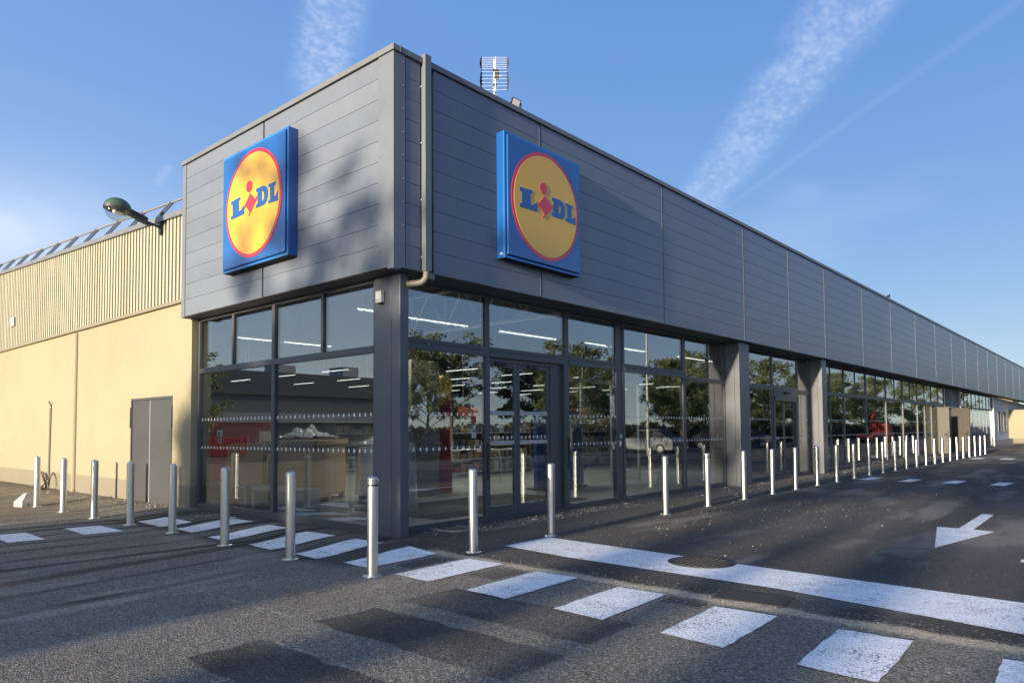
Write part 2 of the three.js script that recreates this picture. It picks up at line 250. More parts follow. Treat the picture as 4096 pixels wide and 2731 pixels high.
// painted markings
const paintTex = tex(1024, 1024, (u, v, o) => {
  const pit = 0.6 * tn(u, v, 150) + 0.4 * tn(u, v, 300, 30), worn = tn(u, v, 7, 70) * 0.6 + tn(u, v, 20, 20) * 0.4;
  let c = 0.74 + 0.10 * tn(u, v, 14); const hole = sm(0.34, 0.24, pit - 0.34 * (worn - 0.46)); c += (0.10 - c) * hole * 0.9; o[0] = c * 0.985; o[1] = c; o[2] = c * 1.0;
}, { srgb: true });
const paint = new THREE.MeshPhysicalMaterial({ map: reused(paintTex, 1 / 1.6), roughness: 0.7, bumpMap: reused(grain, 1 / 1.1), bumpScale: 0.010 });
function marking(name, q, nu = 14, nv = 8, parent = park, lift = 0.008) {  // q: four corners, rows follow the fall of the ground; ragged by a few mm
  const p = [], u = [], id = [];
  for (let j = 0; j <= nv; j++) for (let i = 0; i <= nu; i++) {
    const s = i / nu, t = j / nv, e = (j === 0 || j === nv || i === 0 || i === nu) ? 1 : 0;
    let x = (q[0][0] * (1 - s) + q[1][0] * s) * (1 - t) + (q[3][0] * (1 - s) + q[2][0] * s) * t, z = (q[0][1] * (1 - s) + q[1][1] * s) * (1 - t) + (q[3][1] * (1 - s) + q[2][1] * s) * t;
    x += e * 0.018 * (vn(x * 7, z * 9) - 0.5); z += e * 0.018 * (vn(x * 9 + 40, z * 7) - 0.5);
    p.push(x, hgt(x, z) + lift, z); u.push(x, z);
  }
  for (let j = 0; j < nv; j++) for (let i = 0; i < nu; i++) { const a = j * (nu + 1) + i, b = a + 1, c = a + nu + 1, d = c + 1; id.push(a, c, b, b, c, d); }
  const g = new THREE.BufferGeometry(); g.setAttribute('position', new THREE.Float32BufferAttribute(p, 3)); g.setAttribute('uv', new THREE.Float32BufferAttribute(u, 2)); g.setIndex(id); g.computeVertexNormals();
  if (g.attributes.normal.getY(0) < 0) { const a = g.index.array; for (let i = 0; i < a.length; i += 3) { const t = a[i]; a[i] = a[i + 1]; a[i + 1] = t; } g.computeVertexNormals(); }
  return mesh(name, g, paint, parent);
}
const ST = [[-1.10, -0.09, -4.12, -3.5], [-1.19, -0.14, -2.85, -2.33], [-1.17, -0.18, -1.72, -1.08], [-1.17, -0.17, -0.56, -0.03], [-1.13, -0.08, 0.44, 0.92], [-1.19, -0.03, 1.45, 2.0], [-1.24, -0.12, 2.58, 3.11], [-1.28, -0.2, 3.68, 4.19], [-1.35, -0.32, 4.75, 5.27], [-1.42, -0.38, 5.79, 6.28], [-1.47, -0.42, 6.84, 7.36]];
ST.forEach(([a, b, c, d], i) => marking('crossing_stripe', [[a, c + (i < 4 ? 0.04 : 0.02)], [b, c - (i < 4 ? 0.05 : 0.02)], [b + 0.02, d], [a - 0.03, d + 0.03]], 16, 6));
for (const [a, b] of [[-4.25, -3.76], [-3.2, -2.77], [-2.22, -1.71], [-1.1, -0.63]]) marking('crossing_stripe', [[a, -5.6], [b, -5.55], [b - 0.02, -4.48], [a - 0.05, -4.55]], 8, 8);
{
  // the broad stop line, cut round the manhole
  const cx = 1.52, cz = 3.7, R = 0.39, arc = []; for (let i = 0; i <= 18; i++) { const a = (57 + i * 13) * Math.PI / 180; arc.push([cx + R * Math.cos(a), -cz + R * Math.sin(a)]); }
  const sh = poly([[0.94, -1.16], [1.9, -1.14], ...arc, [1.5, -6.74], [1.42, -9.5], [0.1, -9.5], [0.34, -6.85], [0.7, -4.94], [0.8, -2.28]]);
  const g = new THREE.ShapeGeometry(sh); g.rotateX(-Math.PI / 2).translate(0, 0.006, 0);
  const p = g.attributes.position, u = g.attributes.uv; for (let i = 0; i < p.count; i++) { u.setXY(i, p.getX(i) + 0.3, p.getZ(i) + 0.7); if (p.getZ(i) < 1.3) p.setY(i, 0.009); }
  mesh('stop_line', g, paint, park);
  const a = new THREE.ShapeGeometry(poly([[8.8, -5.44], [8.77, -5.62], [6.46, -5.65], [6.38, -5.93], [4.27, -5.55], [6.49, -5.17], [6.47, -5.46]])).rotateX(-Math.PI / 2).translate(0, 0.006, 0);
  const ap = a.attributes.position; for (let i = 0; i < ap.count; i++) a.attributes.uv.setXY(i, ap.getX(i), ap.getZ(i)); mesh('direction_arrow', a, paint, park);
  const blob = new THREE.ShapeGeometry(poly(Array.from({ length: 14 }, (_, i) => { const t = i / 14 * 6.283, r = 0.13 + 0.03 * hash2(i, 5); return [3.93 + r * 1.6 * Math.cos(t), -6.62 + r * Math.sin(t)]; }))).rotateX(-Math.PI / 2).translate(0, 0.006, 0); mesh('paint_spot', blob, paint, park);
}
for (const [x, z] of [[16.45, 1.28], [16.3, 2.38], [16.3, 3.48], [16.2, 4.58], [16.2, 5.7]]) marking('crossing_stripe', [[x, z], [x + 1.25, z + 0.08], [x + 1.15, z + 0.42], [x - 0.1, z + 0.36]], 6, 3);
for (const z of [1.5, 2.7, 3.9, 5.1]) marking('crossing_stripe', [[33.6, z], [35.2, z], [35.2, z + 0.5], [33.6, z + 0.5]], 3, 2);
{ // yellow bay lines in front of the annex
  const ym = std([0.7, 0.45, 0.06], 0.7); for (let i = 0; i < 5; i++) { const g = new THREE.PlaneGeometry(0.16, 5).rotateX(-Math.PI / 2).rotateY(0.9).translate(50 + i * 2.6, 0.006, 2.2 + 0.1 * i); mesh('bay_line', g, ym, park); }
}
// parking bays across the road (seen mirrored in the shopfront)
for (let i = 0; i < 22; i++) marking('bay_line', [[6 + i * 2.6, 12.4], [6.12 + i * 2.6, 12.4], [6.12 + i * 2.6, 17.2], [6 + i * 2.6, 17.2]], 1, 2, park, 0.004);

// ------------------------------------------------------------------ the shop building
const shop = thing('shop_building', 'dark grey panel-clad supermarket with a glazed ground floor on the street corner', 'supermarket');
const B = 3.80, ROWS = [3.80, 4.122, 4.419, 4.717, 5.014, 5.313, 5.612, 5.911, 6.209, 6.506, 6.79];
const XS = [0.74, 3.21, 7.41, 11.63, 14.82, 18.04, 22.33, 26.46, 30.87, 35.2, 39.5, 43.75, 48.1, 52.3, 56.7, 61.2, 65.7, 70.2, 74.7, 79.2, 83.7, 88.2];
const XE = 88.2, ZW = -6.47;
mesh('facade_core', [box(0.034, XE, B + 0.02, 6.82, -0.3, -0.034), box(0.034, 0.3, B + 0.02, 6.82, ZW + 0.03, -0.3)], M.dark, shop);
mesh('soffit', [box(0.02, XE, B - 0.012, B + 0.018, -0.62, -0.02), box(0.02, 0.5, B - 0.012, B + 0.018, ZW + 0.02, -0.62)], M.soffit, shop);
const pgeo = {};
function panel(len, h, along, k) {                                     // one coated steel board, shared between boards of one size
  const key = len.toFixed(2) + '|' + h.toFixed(3) + along; if (pgeo[key]) return pgeo[key];
  const g = box(0, len, 0, h, 0, 0.03); if (along === 'z') g.rotateY(Math.PI / 2); return pgeo[key] = g;   // along z it runs towards -z
}
for (let b = 0; b < XS.length - 1; b++) for (let r = 0; r < 10; r++) {
  const x0 = XS[b] + (b ? 0.022 : 0), x1 = XS[b + 1] - 0.022, y0 = ROWS[r] + 0.003, y1 = ROWS[r + 1] - 0.003;
  const o = mesh('cladding_panel', panel(x1 - x0, y1 - y0, 'x'), panelMat[(b * 7 + r * 3) % 3], shop); o.position.set(x0, y0, -0.03);
}
for (let r = 0; r < 10; r++) { const o = mesh('cladding_panel', panel(0.27, ROWS[r + 1] - ROWS[r] - 0.006, 'x'), panelMat[r % 3], shop); o.position.set(0.215, ROWS[r] + 0.003, -0.03); }
for (const [za, zb] of [[-0.33, -3.40], [-3.445, -6.31]]) for (let r = 0; r < 10; r++) { const o = mesh('cladding_panel', box(-0.0, 0.03, 0, ROWS[r + 1] - ROWS[r] - 0.006, zb, za), panelMat[(r * 2 + (za < -1 ? 1 : 0)) % 3], shop); o.position.set(0, ROWS[r] + 0.003, 0); }
for (let b = 1; b < XS.length - 1; b++) mesh('joint_profile', [box(XS[b] - 0.009, XS[b] + 0.009, B + 0.02, 6.79, -0.034, -0.006), box(XS[b] - 0.0205, XS[b] - 0.014, B + 0.02, 6.79, -0.033, 0.004)], M.joint, shop);
mesh('joint_profile', box(-0.004, 0.03, B + 0.02, 6.79, -3.418, -3.412), M.frame, shop);
// folded corner trims, drip edges and copings
mesh('corner_trim', [box(-0.006, 0.2, B - 0.005, 6.8, -0.003, 0.006), box(-0.006, 0.003, B - 0.005, 6.8, -0.325, -0.003)], M.flash, shop);
mesh('corner_trim', [box(-0.008, 0.12, B - 0.03, B - 0.006, -0.12, 0.009)], M.flash, shop);
mesh('end_trim', [box(-0.006, 0.22, B - 0.02, 6.8, ZW, ZW + 0.012), box(-0.006, 0.004, B - 0.02, 6.8, ZW + 0.012, ZW + 0.15)], M.flash, shop);
mesh('drip_edge', [box(0.21, XE, B - 0.004, B + 0.004, -0.03, 0.012), box(-0.012, 0.03, B - 0.004, B + 0.004, ZW + 0.16, -0.33)], M.coping, shop);
mesh('coping', [rbox(-0.035, XE, 6.80, 6.885, -0.34, 0.035, 0.006), rbox(-0.035, 0.34, 6.80, 6.884, ZW - 0.02, -0.34, 0.006)], M.coping, shop);
mesh('coping_joint', [box(0.085, 0.097, 6.797, 6.889, -0.2, 0.039)], M.joint, shop);
{ // rivets on the corner trim
  const g = []; for (let i = 0; i < 9; i++) { g.push(new THREE.SphereGeometry(0.009, 6, 4).translate(0.165, 4.05 + i * 0.33, 0.007)); g.push(new THREE.SphereGeometry(0.008, 6, 4).translate(-0.007, 4.05 + i * 0.33, -0.3)); }
  const o = mesh('rivets', g, M.joint, shop); o.userData.kind = 'stuff';
}
// roof and inner shell
mesh('roof', [box(0.3, 58, 5.86, 6.05, -30, -0.31)], M.concrete, shop);
const ceilMat = std([0.09, 0.095, 0.10], 0.9), wallIn = std([0.17, 0.165, 0.155], 0.9);
mesh('inner_wall', [box(0.6, 58, 0.06, 5.86, -30, -29.8), box(57.8, 58, 0.06, 5.86, -29.8, -0.62)], wallIn, shop);
mesh('ceiling', box(0.31, 57.8, 5.80, 5.855, -29.8, -0.32), ceilMat, shop);
mesh('shop_floor', box(0.34, 57.8, -0.1, 0.062, -29.8, -0.53), std([0.34, 0.33, 0.30], 0.28, 0, { map: reused(grime, 0.5) }), shop);
// columns
const colG = (x0, x1, z0, z1) => { const g = []; g.push(rbox(x0, x1, 0, B - 0.012, z0, z1, 0.008)); return g; };
const colMat = std([0.088, 0.096, 0.118], 0.36, 0, { map: reused(grime, 0.4), bumpMap: reused(wavy, 0.4, 0.8), bumpScale: 0.002 });
mesh('column', [rbox(0.29, 0.45, 0, B - 0.012, -0.405, -0.215, 0.006), rbox(0.292, 0.45, 0, B - 0.012, -0.80, -0.413, 0.006)], colMat, shop);
const col2 = [];
for (const [a, b] of [[11.5, 12.14], [17.95, 18.42]]) mesh('column', [rbox(a, b, 0.0, B - 0.012, -0.26, -0.12, 0.006), rbox(a + 0.006, b - 0.006, 0.0, B - 0.012, -0.62, -0.268, 0.006)], colMat, shop);

// windows: one frame and its panes per bay
const ZG = -0.55, ZF0 = -0.60, ZF1 = -0.515, Y0 = 0.07;
function markings(parent, pts, axis, at) {                              // two rows of tiny white shields and squares stuck on the glass
  const g = [];
  for (const [p, y, sq] of pts) {
    const w = sq ? 0.019 : 0.015, s = sq
      ? poly([[-w, -0.024], [w, -0.024], [w, 0.024], [-w, 0.024]], [Array.from({ length: 10 }, (_, i) => [0.011 * Math.cos(-i * 0.628), 0.011 * Math.sin(-i * 0.628)])])
      : poly([[-w, 0.024], [-w, 0.0], [-0.005, -0.024], [0.005, -0.024], [w, 0.0], [w, 0.024]], [[[-0.011, 0.018], [-0.004, 0.018], [-0.004, -0.005], [-0.011, 0.004]]]);
    const q = new THREE.ShapeGeometry(s, 4); if (axis === 'z') q.rotateY(-Math.PI / 2).translate(at, y, p); else q.translate(p, y, at); g.push(q);
  }
  const o = mesh('safety_marking', g, M.mark, parent); o.userData.kind = 'stuff'; return o;
}
const dots = (a, b, ys, step = 0.13) => { const o = []; for (const y of ys) { const n = Math.floor((b - a - 0.08) / step); for (let i = 0; i <= n; i++) o.push([a + 0.06 + i * step, y, i % 2 === 0]); } return o; };
function win(x0, x1, { mull = [], lowMull = [], tr = [2.77, 2.93], frame = 0.055, head = 3.75, sill = 0.11, low = true, mark = true, bars = [] } = {}) {
  const g = new THREE.Group(); g.name = 'window'; shop.add(g);
  const F = [box(x0, x0 + frame, Y0, B - 0.012, ZF0, ZF1), box(x1 - frame, x1, Y0, B - 0.012, ZF0, ZF1), box(x0 + frame, x1 - frame, head, B - 0.012, ZF0, ZF1 - 0.002), box(x0 + frame, x1 - frame, tr[0], tr[1] - 0.07, ZF0, ZF1 + 0.012), box(x0 + frame, x1 - frame, tr[1] - 0.062, tr[1], ZF0, ZF1 + 0.004)];
  if (low) F.push(box(x0 + frame, x1 - frame, Y0 - 0.01, sill + 0.04, ZF0, ZF1 - 0.002));
  for (const m of mull) F.push(box(m - 0.022, m + 0.022, tr[1], head, ZF0 + 0.005, ZF1 - 0.004));
  for (const m of lowMull) F.push(box(m - 0.022, m + 0.022, sill + 0.04, tr[0], ZF0 + 0.005, ZF1 - 0.004));
  mesh('frame', F, M.frame, g);
  const cut = (a, b, ms) => { const e = [a + frame, ...ms, b - frame], r = []; for (let i = 0; i < e.length - 1; i++) r.push([e[i], e[i + 1]]); return r; };
  for (const [a, b] of cut(x0, x1, mull)) { const q = new THREE.BoxGeometry(b - a, head - tr[1], 0.02); q.translate((a + b) / 2, (head + tr[1]) / 2, ZG); mesh('pane', q, M.glass, g); }
  if (low) for (const [a, b] of cut(x0, x1, lowMull)) { const q = new THREE.BoxGeometry(b - a, tr[0] - sill - 0.04, 0.02); q.translate((a + b) / 2, (tr[0] + sill + 0.04) / 2, ZG); mesh('pane', q, M.glass, g); }
  if (mark && low) markings(g, dots(x0 + frame, x1 - frame, [1.80, 1.265]), 'x', ZG + 0.014);
  return g;
}
win(0.45, 2.41, { frame: 0.05 });
win(2.41, 4.60, { low: false });
win(4.60, 6.36, { frame: 0.06 });
mesh('post', [box(6.36, 6.56, Y0, B - 0.012, -0.66, -0.535)], M.frame, shop);
win(6.56, 9.27, { frame: 0.07, tr: [2.75, 2.92] });
win(9.27, 11.5, { mull: [10.55], tr: [2.69, 2.80] });
win(12.14, 14.75, { tr: [2.66, 2.8] });
win(14.75, 16.85, { tr: [2.5, 2.8], low: false });
win(16.85, 17.95, { tr: [2.6, 2.75] });
win(18.42, 21.65, { mull: [20.1], tr: [2.66, 2.78], lowMull: [20.1] });
const far = [21.65, 24.5, 27.55, 30.5, 33.4]; for (let i = 0; i < far.length - 1; i++) win(far[i], far[i + 1], { mull: [(far[i] + far[i + 1]) / 2], tr: [2.68, 2.8] });
win(33.4, 36.6, { mull: [35.0], lowMull: [35.0], tr: [2.68, 2.8] });
win(36.6, 39.9, { mull: [38.3], tr: [2.68, 2.8] });
win(44.8, 48.9, { mull: [46.2, 47.5], tr: [2.68, 2.8], lowMull: [46.9] });
win(48.9, 52.1, { mull: [50.5], lowMull: [50.5], tr: [2.68, 2.8] }); win(52.1, 55.0, { mull: [53.5], lowMull: [53.5], tr: [2.68, 2.8] }); win(55.0, 57.7, { mull: [56.3], tr: [2.68, 2.8] });
// the left flank glazing
{
  const xg = 0.37, x0 = 0.325, x1 = 0.41, g = new THREE.Group(); g.name = 'window'; shop.add(g);
  const zl = -6.42, zr = -0.80, F = [box(x0, x1, Y0, B - 0.012, zl, zl + 0.06), box(x0, x1, Y0, B - 0.012, zr - 0.06, zr), box(x0 + 0.002, x1, 3.74, B - 0.012, zl + 0.06, zr - 0.06), box(x0 - 0.01, x1, 2.70, 2.80, zl + 0.06, zr - 0.06), box(x0 - 0.004, x1, Y0 - 0.02, 0.17, zl + 0.06, zr - 0.06), box(x0, x1, 0.17, 2.70, -3.68, -3.59), box(x0, x1, 2.80, 3.74, -3.68, -3.59)];
  for (const z of [-5.06, -2.18]) F.push(box(x0 + 0.004, x1, 2.80, 3.74, z - 0.03, z + 0.03));
  mesh('frame', F, M.frame, g);
  const P = (a, b, c, d) => mesh('pane', new THREE.BoxGeometry(b - a, d - c, 0.02).rotateY(-Math.PI / 2).translate(xg, (c + d) / 2, (a + b) / 2), M.glass, g);
  for (const [a, b] of [[zl + 0.06, -5.09], [-5.03, -3.68], [-3.59, -2.21], [-2.15, zr - 0.06]]) P(a, b, 2.80, 3.74);
  P(zl + 0.06, -3.68, 0.17, 2.70); P(-3.59, zr - 0.06, 0.17, 2.70);
  markings(g, [...dots(zl + 0.08, -3.7, [1.79, 1.25], 0.125), ...dots(-3.58, zr - 0.07, [1.79, 1.25], 0.135)], 'z', xg - 0.014);
}
// entrance doors
{
  const d = new THREE.Group(); d.name = 'entrance_door'; shop.add(d);
  mesh('frame', [box(4.16, 4.56, 0.07, 2.76, -0.66, -0.57), box(2.415, 4.16, 2.70, 2.77, -0.66, -0.56), box(2.40, 4.62, 0.02, 0.085, -0.68, -0.5), box(4.5, 4.6, 0.09, 2.77, -0.56, -0.5)], M.frame, d);
  for (const [a, b] of [[2.43, 3.24], [3.25, 4.16]]) {
    mesh('door_leaf', [rbox(a, a + 0.06, 0.09, 2.69, -0.64, -0.585, 0.004), rbox(b - 0.08, b, 0.09, 2.69, -0.64, -0.585, 0.004), box(a + 0.06, b - 0.08, 0.09, 0.27, -0.638, -0.587), box(a + 0.06, b - 0.08, 2.62, 2.69, -0.638, -0.587)], M.frame, d);
    mesh('crossbar', [box(a + 0.06, b - 0.08, 1.80, 1.87, -0.635, -0.588), box(a + 0.06, b - 0.08, 1.30, 1.365, -0.635, -0.588)], M.galv, d);
    mesh('pane', new THREE.BoxGeometry(b - a - 0.14, 2.35, 0.02).translate((a + b - 0.02) / 2, 1.445, -0.613), M.glass, d);
    mesh('door_closer', rbox((a + b) / 2 - 0.18, (a + b) / 2 + 0.1, 2.64, 2.69, -0.58, -0.54, 0.01), M.black, d);
    markings(d, dots(a + 0.06, b - 0.08, [1.70, 1.42], 0.11), 'x', -0.600);
  }
  mesh('pull_handle', cyl(V(2.40, 0.75, -0.5), V(2.40, 1.35, -0.5), 0.02), M.black, d); mesh('pull_handle', cyl(V(4.62, 0.8, -0.49), V(4.62, 1.4, -0.49), 0.02), M.black, d);
  const e = new THREE.Group(); e.name = 'entrance_door'; shop.add(e);
  mesh('frame', [box(14.8, 16.8, 2.36, 2.5, -0.6, -0.5), box(14.76, 14.9, 0.07, 2.5, -0.6, -0.5), box(16.7, 16.84, 0.07, 2.5, -0.6, -0.5)], M.frame, e);
  for (const [a, b] of [[14.9, 15.78], [15.8, 16.7]]) { mesh('door_leaf', [box(a, a + 0.05, 0.09, 2.36, -0.62, -0.58), box(b - 0.05, b, 0.09, 2.36, -0.62, -0.58), box(a + 0.05, b - 0.05, 0.09, 0.2, -0.62, -0.58)], M.frame, e); mesh('pane', new THREE.BoxGeometry(b - a - 0.1, 2.16, 0.02).translate((a + b) / 2, 1.28, -0.6), M.glass, e); markings(e, dots(a + 0.06, b - 0.06, [1.75, 1.25], 0.13), 'x', -0.586); }
  mesh('door_sensor', [rbox(15.6, 15.85, 2.58, 2.64, -0.5, -0.42, 0.02), cyl(V(15.85, 2.6, -0.46), V(15.95, 2.62, -0.42), 0.02)], M.black, e);
}
// service bay with louvres and two steel doors standing open
{
  const s = new THREE.Group(); s.name = 'service_bay'; shop.add(s);
  const lv = []; for (let i = 0; i < 22; i++) lv.push(box(40.6, 42.6, 2.72 + i * 0.046, 2.735 + i * 0.046, -0.6, -0.54)); for (let i = 0; i < 40; i++) lv.push(box(41.0, 42.0, 0.5 + i * 0.05, 0.515 + i * 0.05, -0.6, -0.54));
  mesh('louvre', lv, M.galv, s).userData.kind = 'stuff';
  mesh('backing', [box(39.9, 42.4, 0.07, B - 0.02, -0.68, -0.62), box(42.75, 44.8, 0.07, B - 0.02, -0.68, -0.62)], std([0.14, 0.14, 0.14], 0.6), s);
  mesh('frame', [box(39.9, 40.1, 0.07, B - 0.02, -0.6, -0.5), box(42.65, 42.75, 0.07, 2.7, -0.6, -0.5), box(39.9, 44.8, 2.62, 2.7, -0.6, -0.5), box(44.7, 44.85, 0.07, B - 0.02, -0.6, -0.48)], M.galv, s);
  const leafMat = std([0.07, 0.064, 0.055], 0.42, 0.2, { map: reused(streak, 0.4, 0.4) });
  for (const [x, z, w, a] of [[38.07, -0.26, 0.27, -1.26], [41.9, -0.06, 0.475, -1.77]]) {
    const o = mesh('door_leaf', rbox(-w, w, 0.1, 2.6, -0.03, 0.03, 0.006), leafMat, s); o.position.set(x, 0, z); o.rotation.y = a;
    mesh('stile', [box(-w, -w + 0.09, 0.1, 2.6, -0.042, 0.042), box(w - 0.09, w, 0.1, 2.6, -0.042, 0.042), box(-w + 0.09, w - 0.09, 2.5, 2.6, -0.042, 0.042)], leafMat, o);
    const h = mesh('handle', [cyl(V(w - 0.12, 1.12, 0.09), V(w - 0.28, 1.12, 0.09), 0.02), box(w - 0.16, w - 0.08, 0.98, 1.27, 0.03, 0.09), box(w - 0.16, w - 0.08, 1.0, 1.25, -0.045, -0.03), cyl(V(w - 0.12, 1.12, -0.09), V(w - 0.28, 1.12, -0.09), 0.014), cyl(V(w - 0.12, 1.12, -0.03), V(w - 0.12, 1.12, -0.09), 0.014)], M.black, s); h.position.copy(o.position); h.rotation.y = a;
  }
}
// downpipe with its elbow
{
  const g = new THREE.Group(); g.name = 'downpipe'; shop.add(g);
  mesh('casing', [rbox(0.505, 0.625, B + 0.0, 6.93, 0.0, 0.085, 0.004)], M.flash, g);
  mesh('clip', [0, 1, 2, 3].map(i => new THREE.SphereGeometry(0.014, 8, 6).translate(0.498, 4.0 + i * 0.82, 0.012)), M.galv, g);
  mesh('elbow', [tube([V(0.56, 3.86, 0.035), V(0.56, 3.76, 0.035), V(0.555, 3.70, 0.02), V(0.53, 3.655, -0.03), V(0.50, 3.645, -0.1)], 0.045, 20, 14), cyl(V(0.505, 3.645, -0.09), V(0.43, 3.64, -0.27), 0.045, 0.045, 16), cyl(V(0.487, 3.645, -0.13), V(0.477, 3.645, -0.155), 0.05, 0.05, 16), cyl(V(0.455, 3.642, -0.205), V(0.447, 3.642, -0.225), 0.05, 0.05, 16), cyl(V(0.56, 3.86, 0.035), V(0.56, 3.80, 0.035), 0.052, 0.052, 16), new THREE.SphereGeometry(0.045, 12, 8).translate(0.43, 3.64, -0.27)], M.pipe, g);
}
mesh('roof_block', box(93, 99, 3, 7.6, -9, -3), M.cream, shop);

// ------------------------------------------------------------------ the rendered wing on the left
const wing = thing('rendered_wing', 'cream rendered side wing with pale corrugated cladding along its upper half', 'building');
const XW = 0.2, YT = z => 5.945 + (-6.95 - z) * 0.0565;
mesh('wall', [box(XW, 0.6, 0.49, 4.24, -30, -9.36), box(XW, 0.6, 2.30, 4.24, -9.36, -7.26), box(XW, 0.6, 0.49, 4.24, -7.26, -6.44)], M.cream, wing);
mesh('base_band', [box(XW - 0.004, 0.6, -0.1, 0.488, -30, -9.36), box(XW - 0.004, 0.6, -0.1, 0.488, -7.26, -6.44)], M.band, wing);
{
  const sg = rbox(-0.018, 0, 0, 1, -0.042, 0.042, 0.004), slatMat = [M.corr, std([0.36, 0.34, 0.25], 0.6, 0, { map: reused(streak, 0.3, 0.1) }), std([0.42, 0.40, 0.31], 0.6, 0, { map: reused(streak, 0.25, 0.14) })];
  for (let i = 0; i < 140; i++) { const z = -6.545 - i * 0.168, o = mesh('slat', sg, slatMat[Math.floor(hash2(i, 5) * 3)], wing); o.position.set(XW - 0.0125, 4.222, z); o.scale.y = YT(z) - 4.23; }
  mesh('backing_sheet', ext(poly([[6.45, 4.22], [30, 4.22], [30, YT(-30)], [6.45, YT(-6.45)]]), 0.02).rotateY(Math.PI / 2).translate(XW - 0.012, 0, 0), std([0.085, 0.08, 0.074], 0.8, 0, { map: reused(streak, 0.2, 0.1) }), wing);
  mesh('cladding_backing', ext(poly([[6.45, 4.24], [30, 4.24], [30, YT(-30)], [6.45, YT(-6.45)]]), 0.38).rotateY(Math.PI / 2).translate(XW + 0.012, 0, 0), M.dark, wing);
  const cop = (a, b, dx0, dx1) => { const L = 23.6, s = ext(poly([[6.46, YT(-6.46) + a], [30, YT(-30) + a], [30, YT(-30) + b], [6.46, YT(-6.46) + b]]), dx1 - dx0).rotateY(Math.PI / 2).translate(dx0, 0, 0); return s; };
  mesh('coping', [cop(0.0, 0.105, XW - 0.085, XW + 0.35)], M.coping, wing);
  mesh('drip_flashing', [box(XW - 0.075, XW, 4.15, 4.215, -30, -6.46)], M.band, wing);
}
mesh('joint_strip', [new THREE.CylinderGeometry(0.065, 0.065, 4.05, 16).translate(XW - 0.01, 2.09, -12.9), cyl(V(XW - 0.01, 0.0, -12.9), V(XW - 0.03, 0.12, -12.9), 0.085, 0.075)], M.cream, wing);
{
  const d = new THREE.Group(); d.name = 'service_door'; wing.add(d);
  mesh('frame', [box(XW - 0.012, XW + 0.2, 0.03, 2.30, -9.36, -9.31), box(XW - 0.012, XW + 0.2, 0.03, 2.30, -7.31, -7.26), box(XW - 0.012, XW + 0.2, 2.25, 2.30, -9.31, -7.31)], M.door, d);
  mesh('door_leaf', [rbox(XW + 0.005, XW + 0.06, 0.04, 2.245, -9.305, -8.355, 0.004)], M.door, d); mesh('door_leaf', [rbox(XW + 0.005, XW + 0.06, 0.04, 2.245, -8.345, -7.315, 0.004)], M.door, d);
  mesh('astragal', [box(XW - 0.004, XW + 0.005, 0.05, 2.24, -8.362, -8.34)], M.galv, d);
  mesh('hinge', [box(XW - 0.03, XW - 0.01, 1.65, 2.1, -9.375, -9.33), box(XW - 0.03, XW - 0.01, 1.65, 2.1, -7.29, -7.25)], M.frame, d);
}
mesh('conduit', [cyl(V(XW - 0.02, 0.02, -14.86), V(XW - 0.02, 2.30, -14.79), 0.016), cyl(V(XW - 0.02, 0.02, -14.93), V(XW - 0.02, 2.25, -14.87), 0.013), cyl(V(XW - 0.02, 2.3, -14.79), V(XW - 0.09, 2.42, -14.75), 0.02)], M.band, wing);
mesh('vent_cover', rbox(XW - 0.085, XW - 0.03, 4.84, 5.12, -18.66, -18.27, 0.01), M.galv, wing);
tag(mesh('cable_coil', [0.16, 0.22, 0.28].map((r, i) => tube([V(XW - 0.05, 0.05, -14.9 + 0.0), V(XW - 0.12 - i * 0.08, 0.25 + r, -14.75 + 0.1 * i), V(XW - 0.2, 0.45 - 0.08 * i, -14.4 + 0.1 * i), V(XW - 0.25 - 0.07 * i, 0.12, -14.3), V(XW - 0.1, 0.05, -14.7)], 0.012, 30, 6)), M.rubber), 'loose coil of cables at the foot of the thin wall conduit', 'cable');
{
  const r = thing('roof_railing', 'galvanised guard rail leaning inwards along the roof of the cream wing', 'railing');
  const Y = z => YT(z) + 0.1, at = (z, t) => V(XW + 0.02 + 0.36 * t, Y(z) + 0.50 * t, z);
  mesh('top_rail', cyl(at(-6.5, 1), at(-29, 1), 0.024), M.pipe, r); mesh('lower_rail', cyl(at(-6.5, 0.22).setX(XW + 0.5), at(-29, 0.22).setX(XW + 0.5), 0.02), M.pipe, r);
  for (let z = -6.85; z > -29; z -= 1.49) mesh('strut', new THREE.BoxGeometry(0.09, 0.63, 0.014).rotateZ(-0.62).translate(XW + 0.21, Y(z) + 0.25, z), M.galv, r);
}

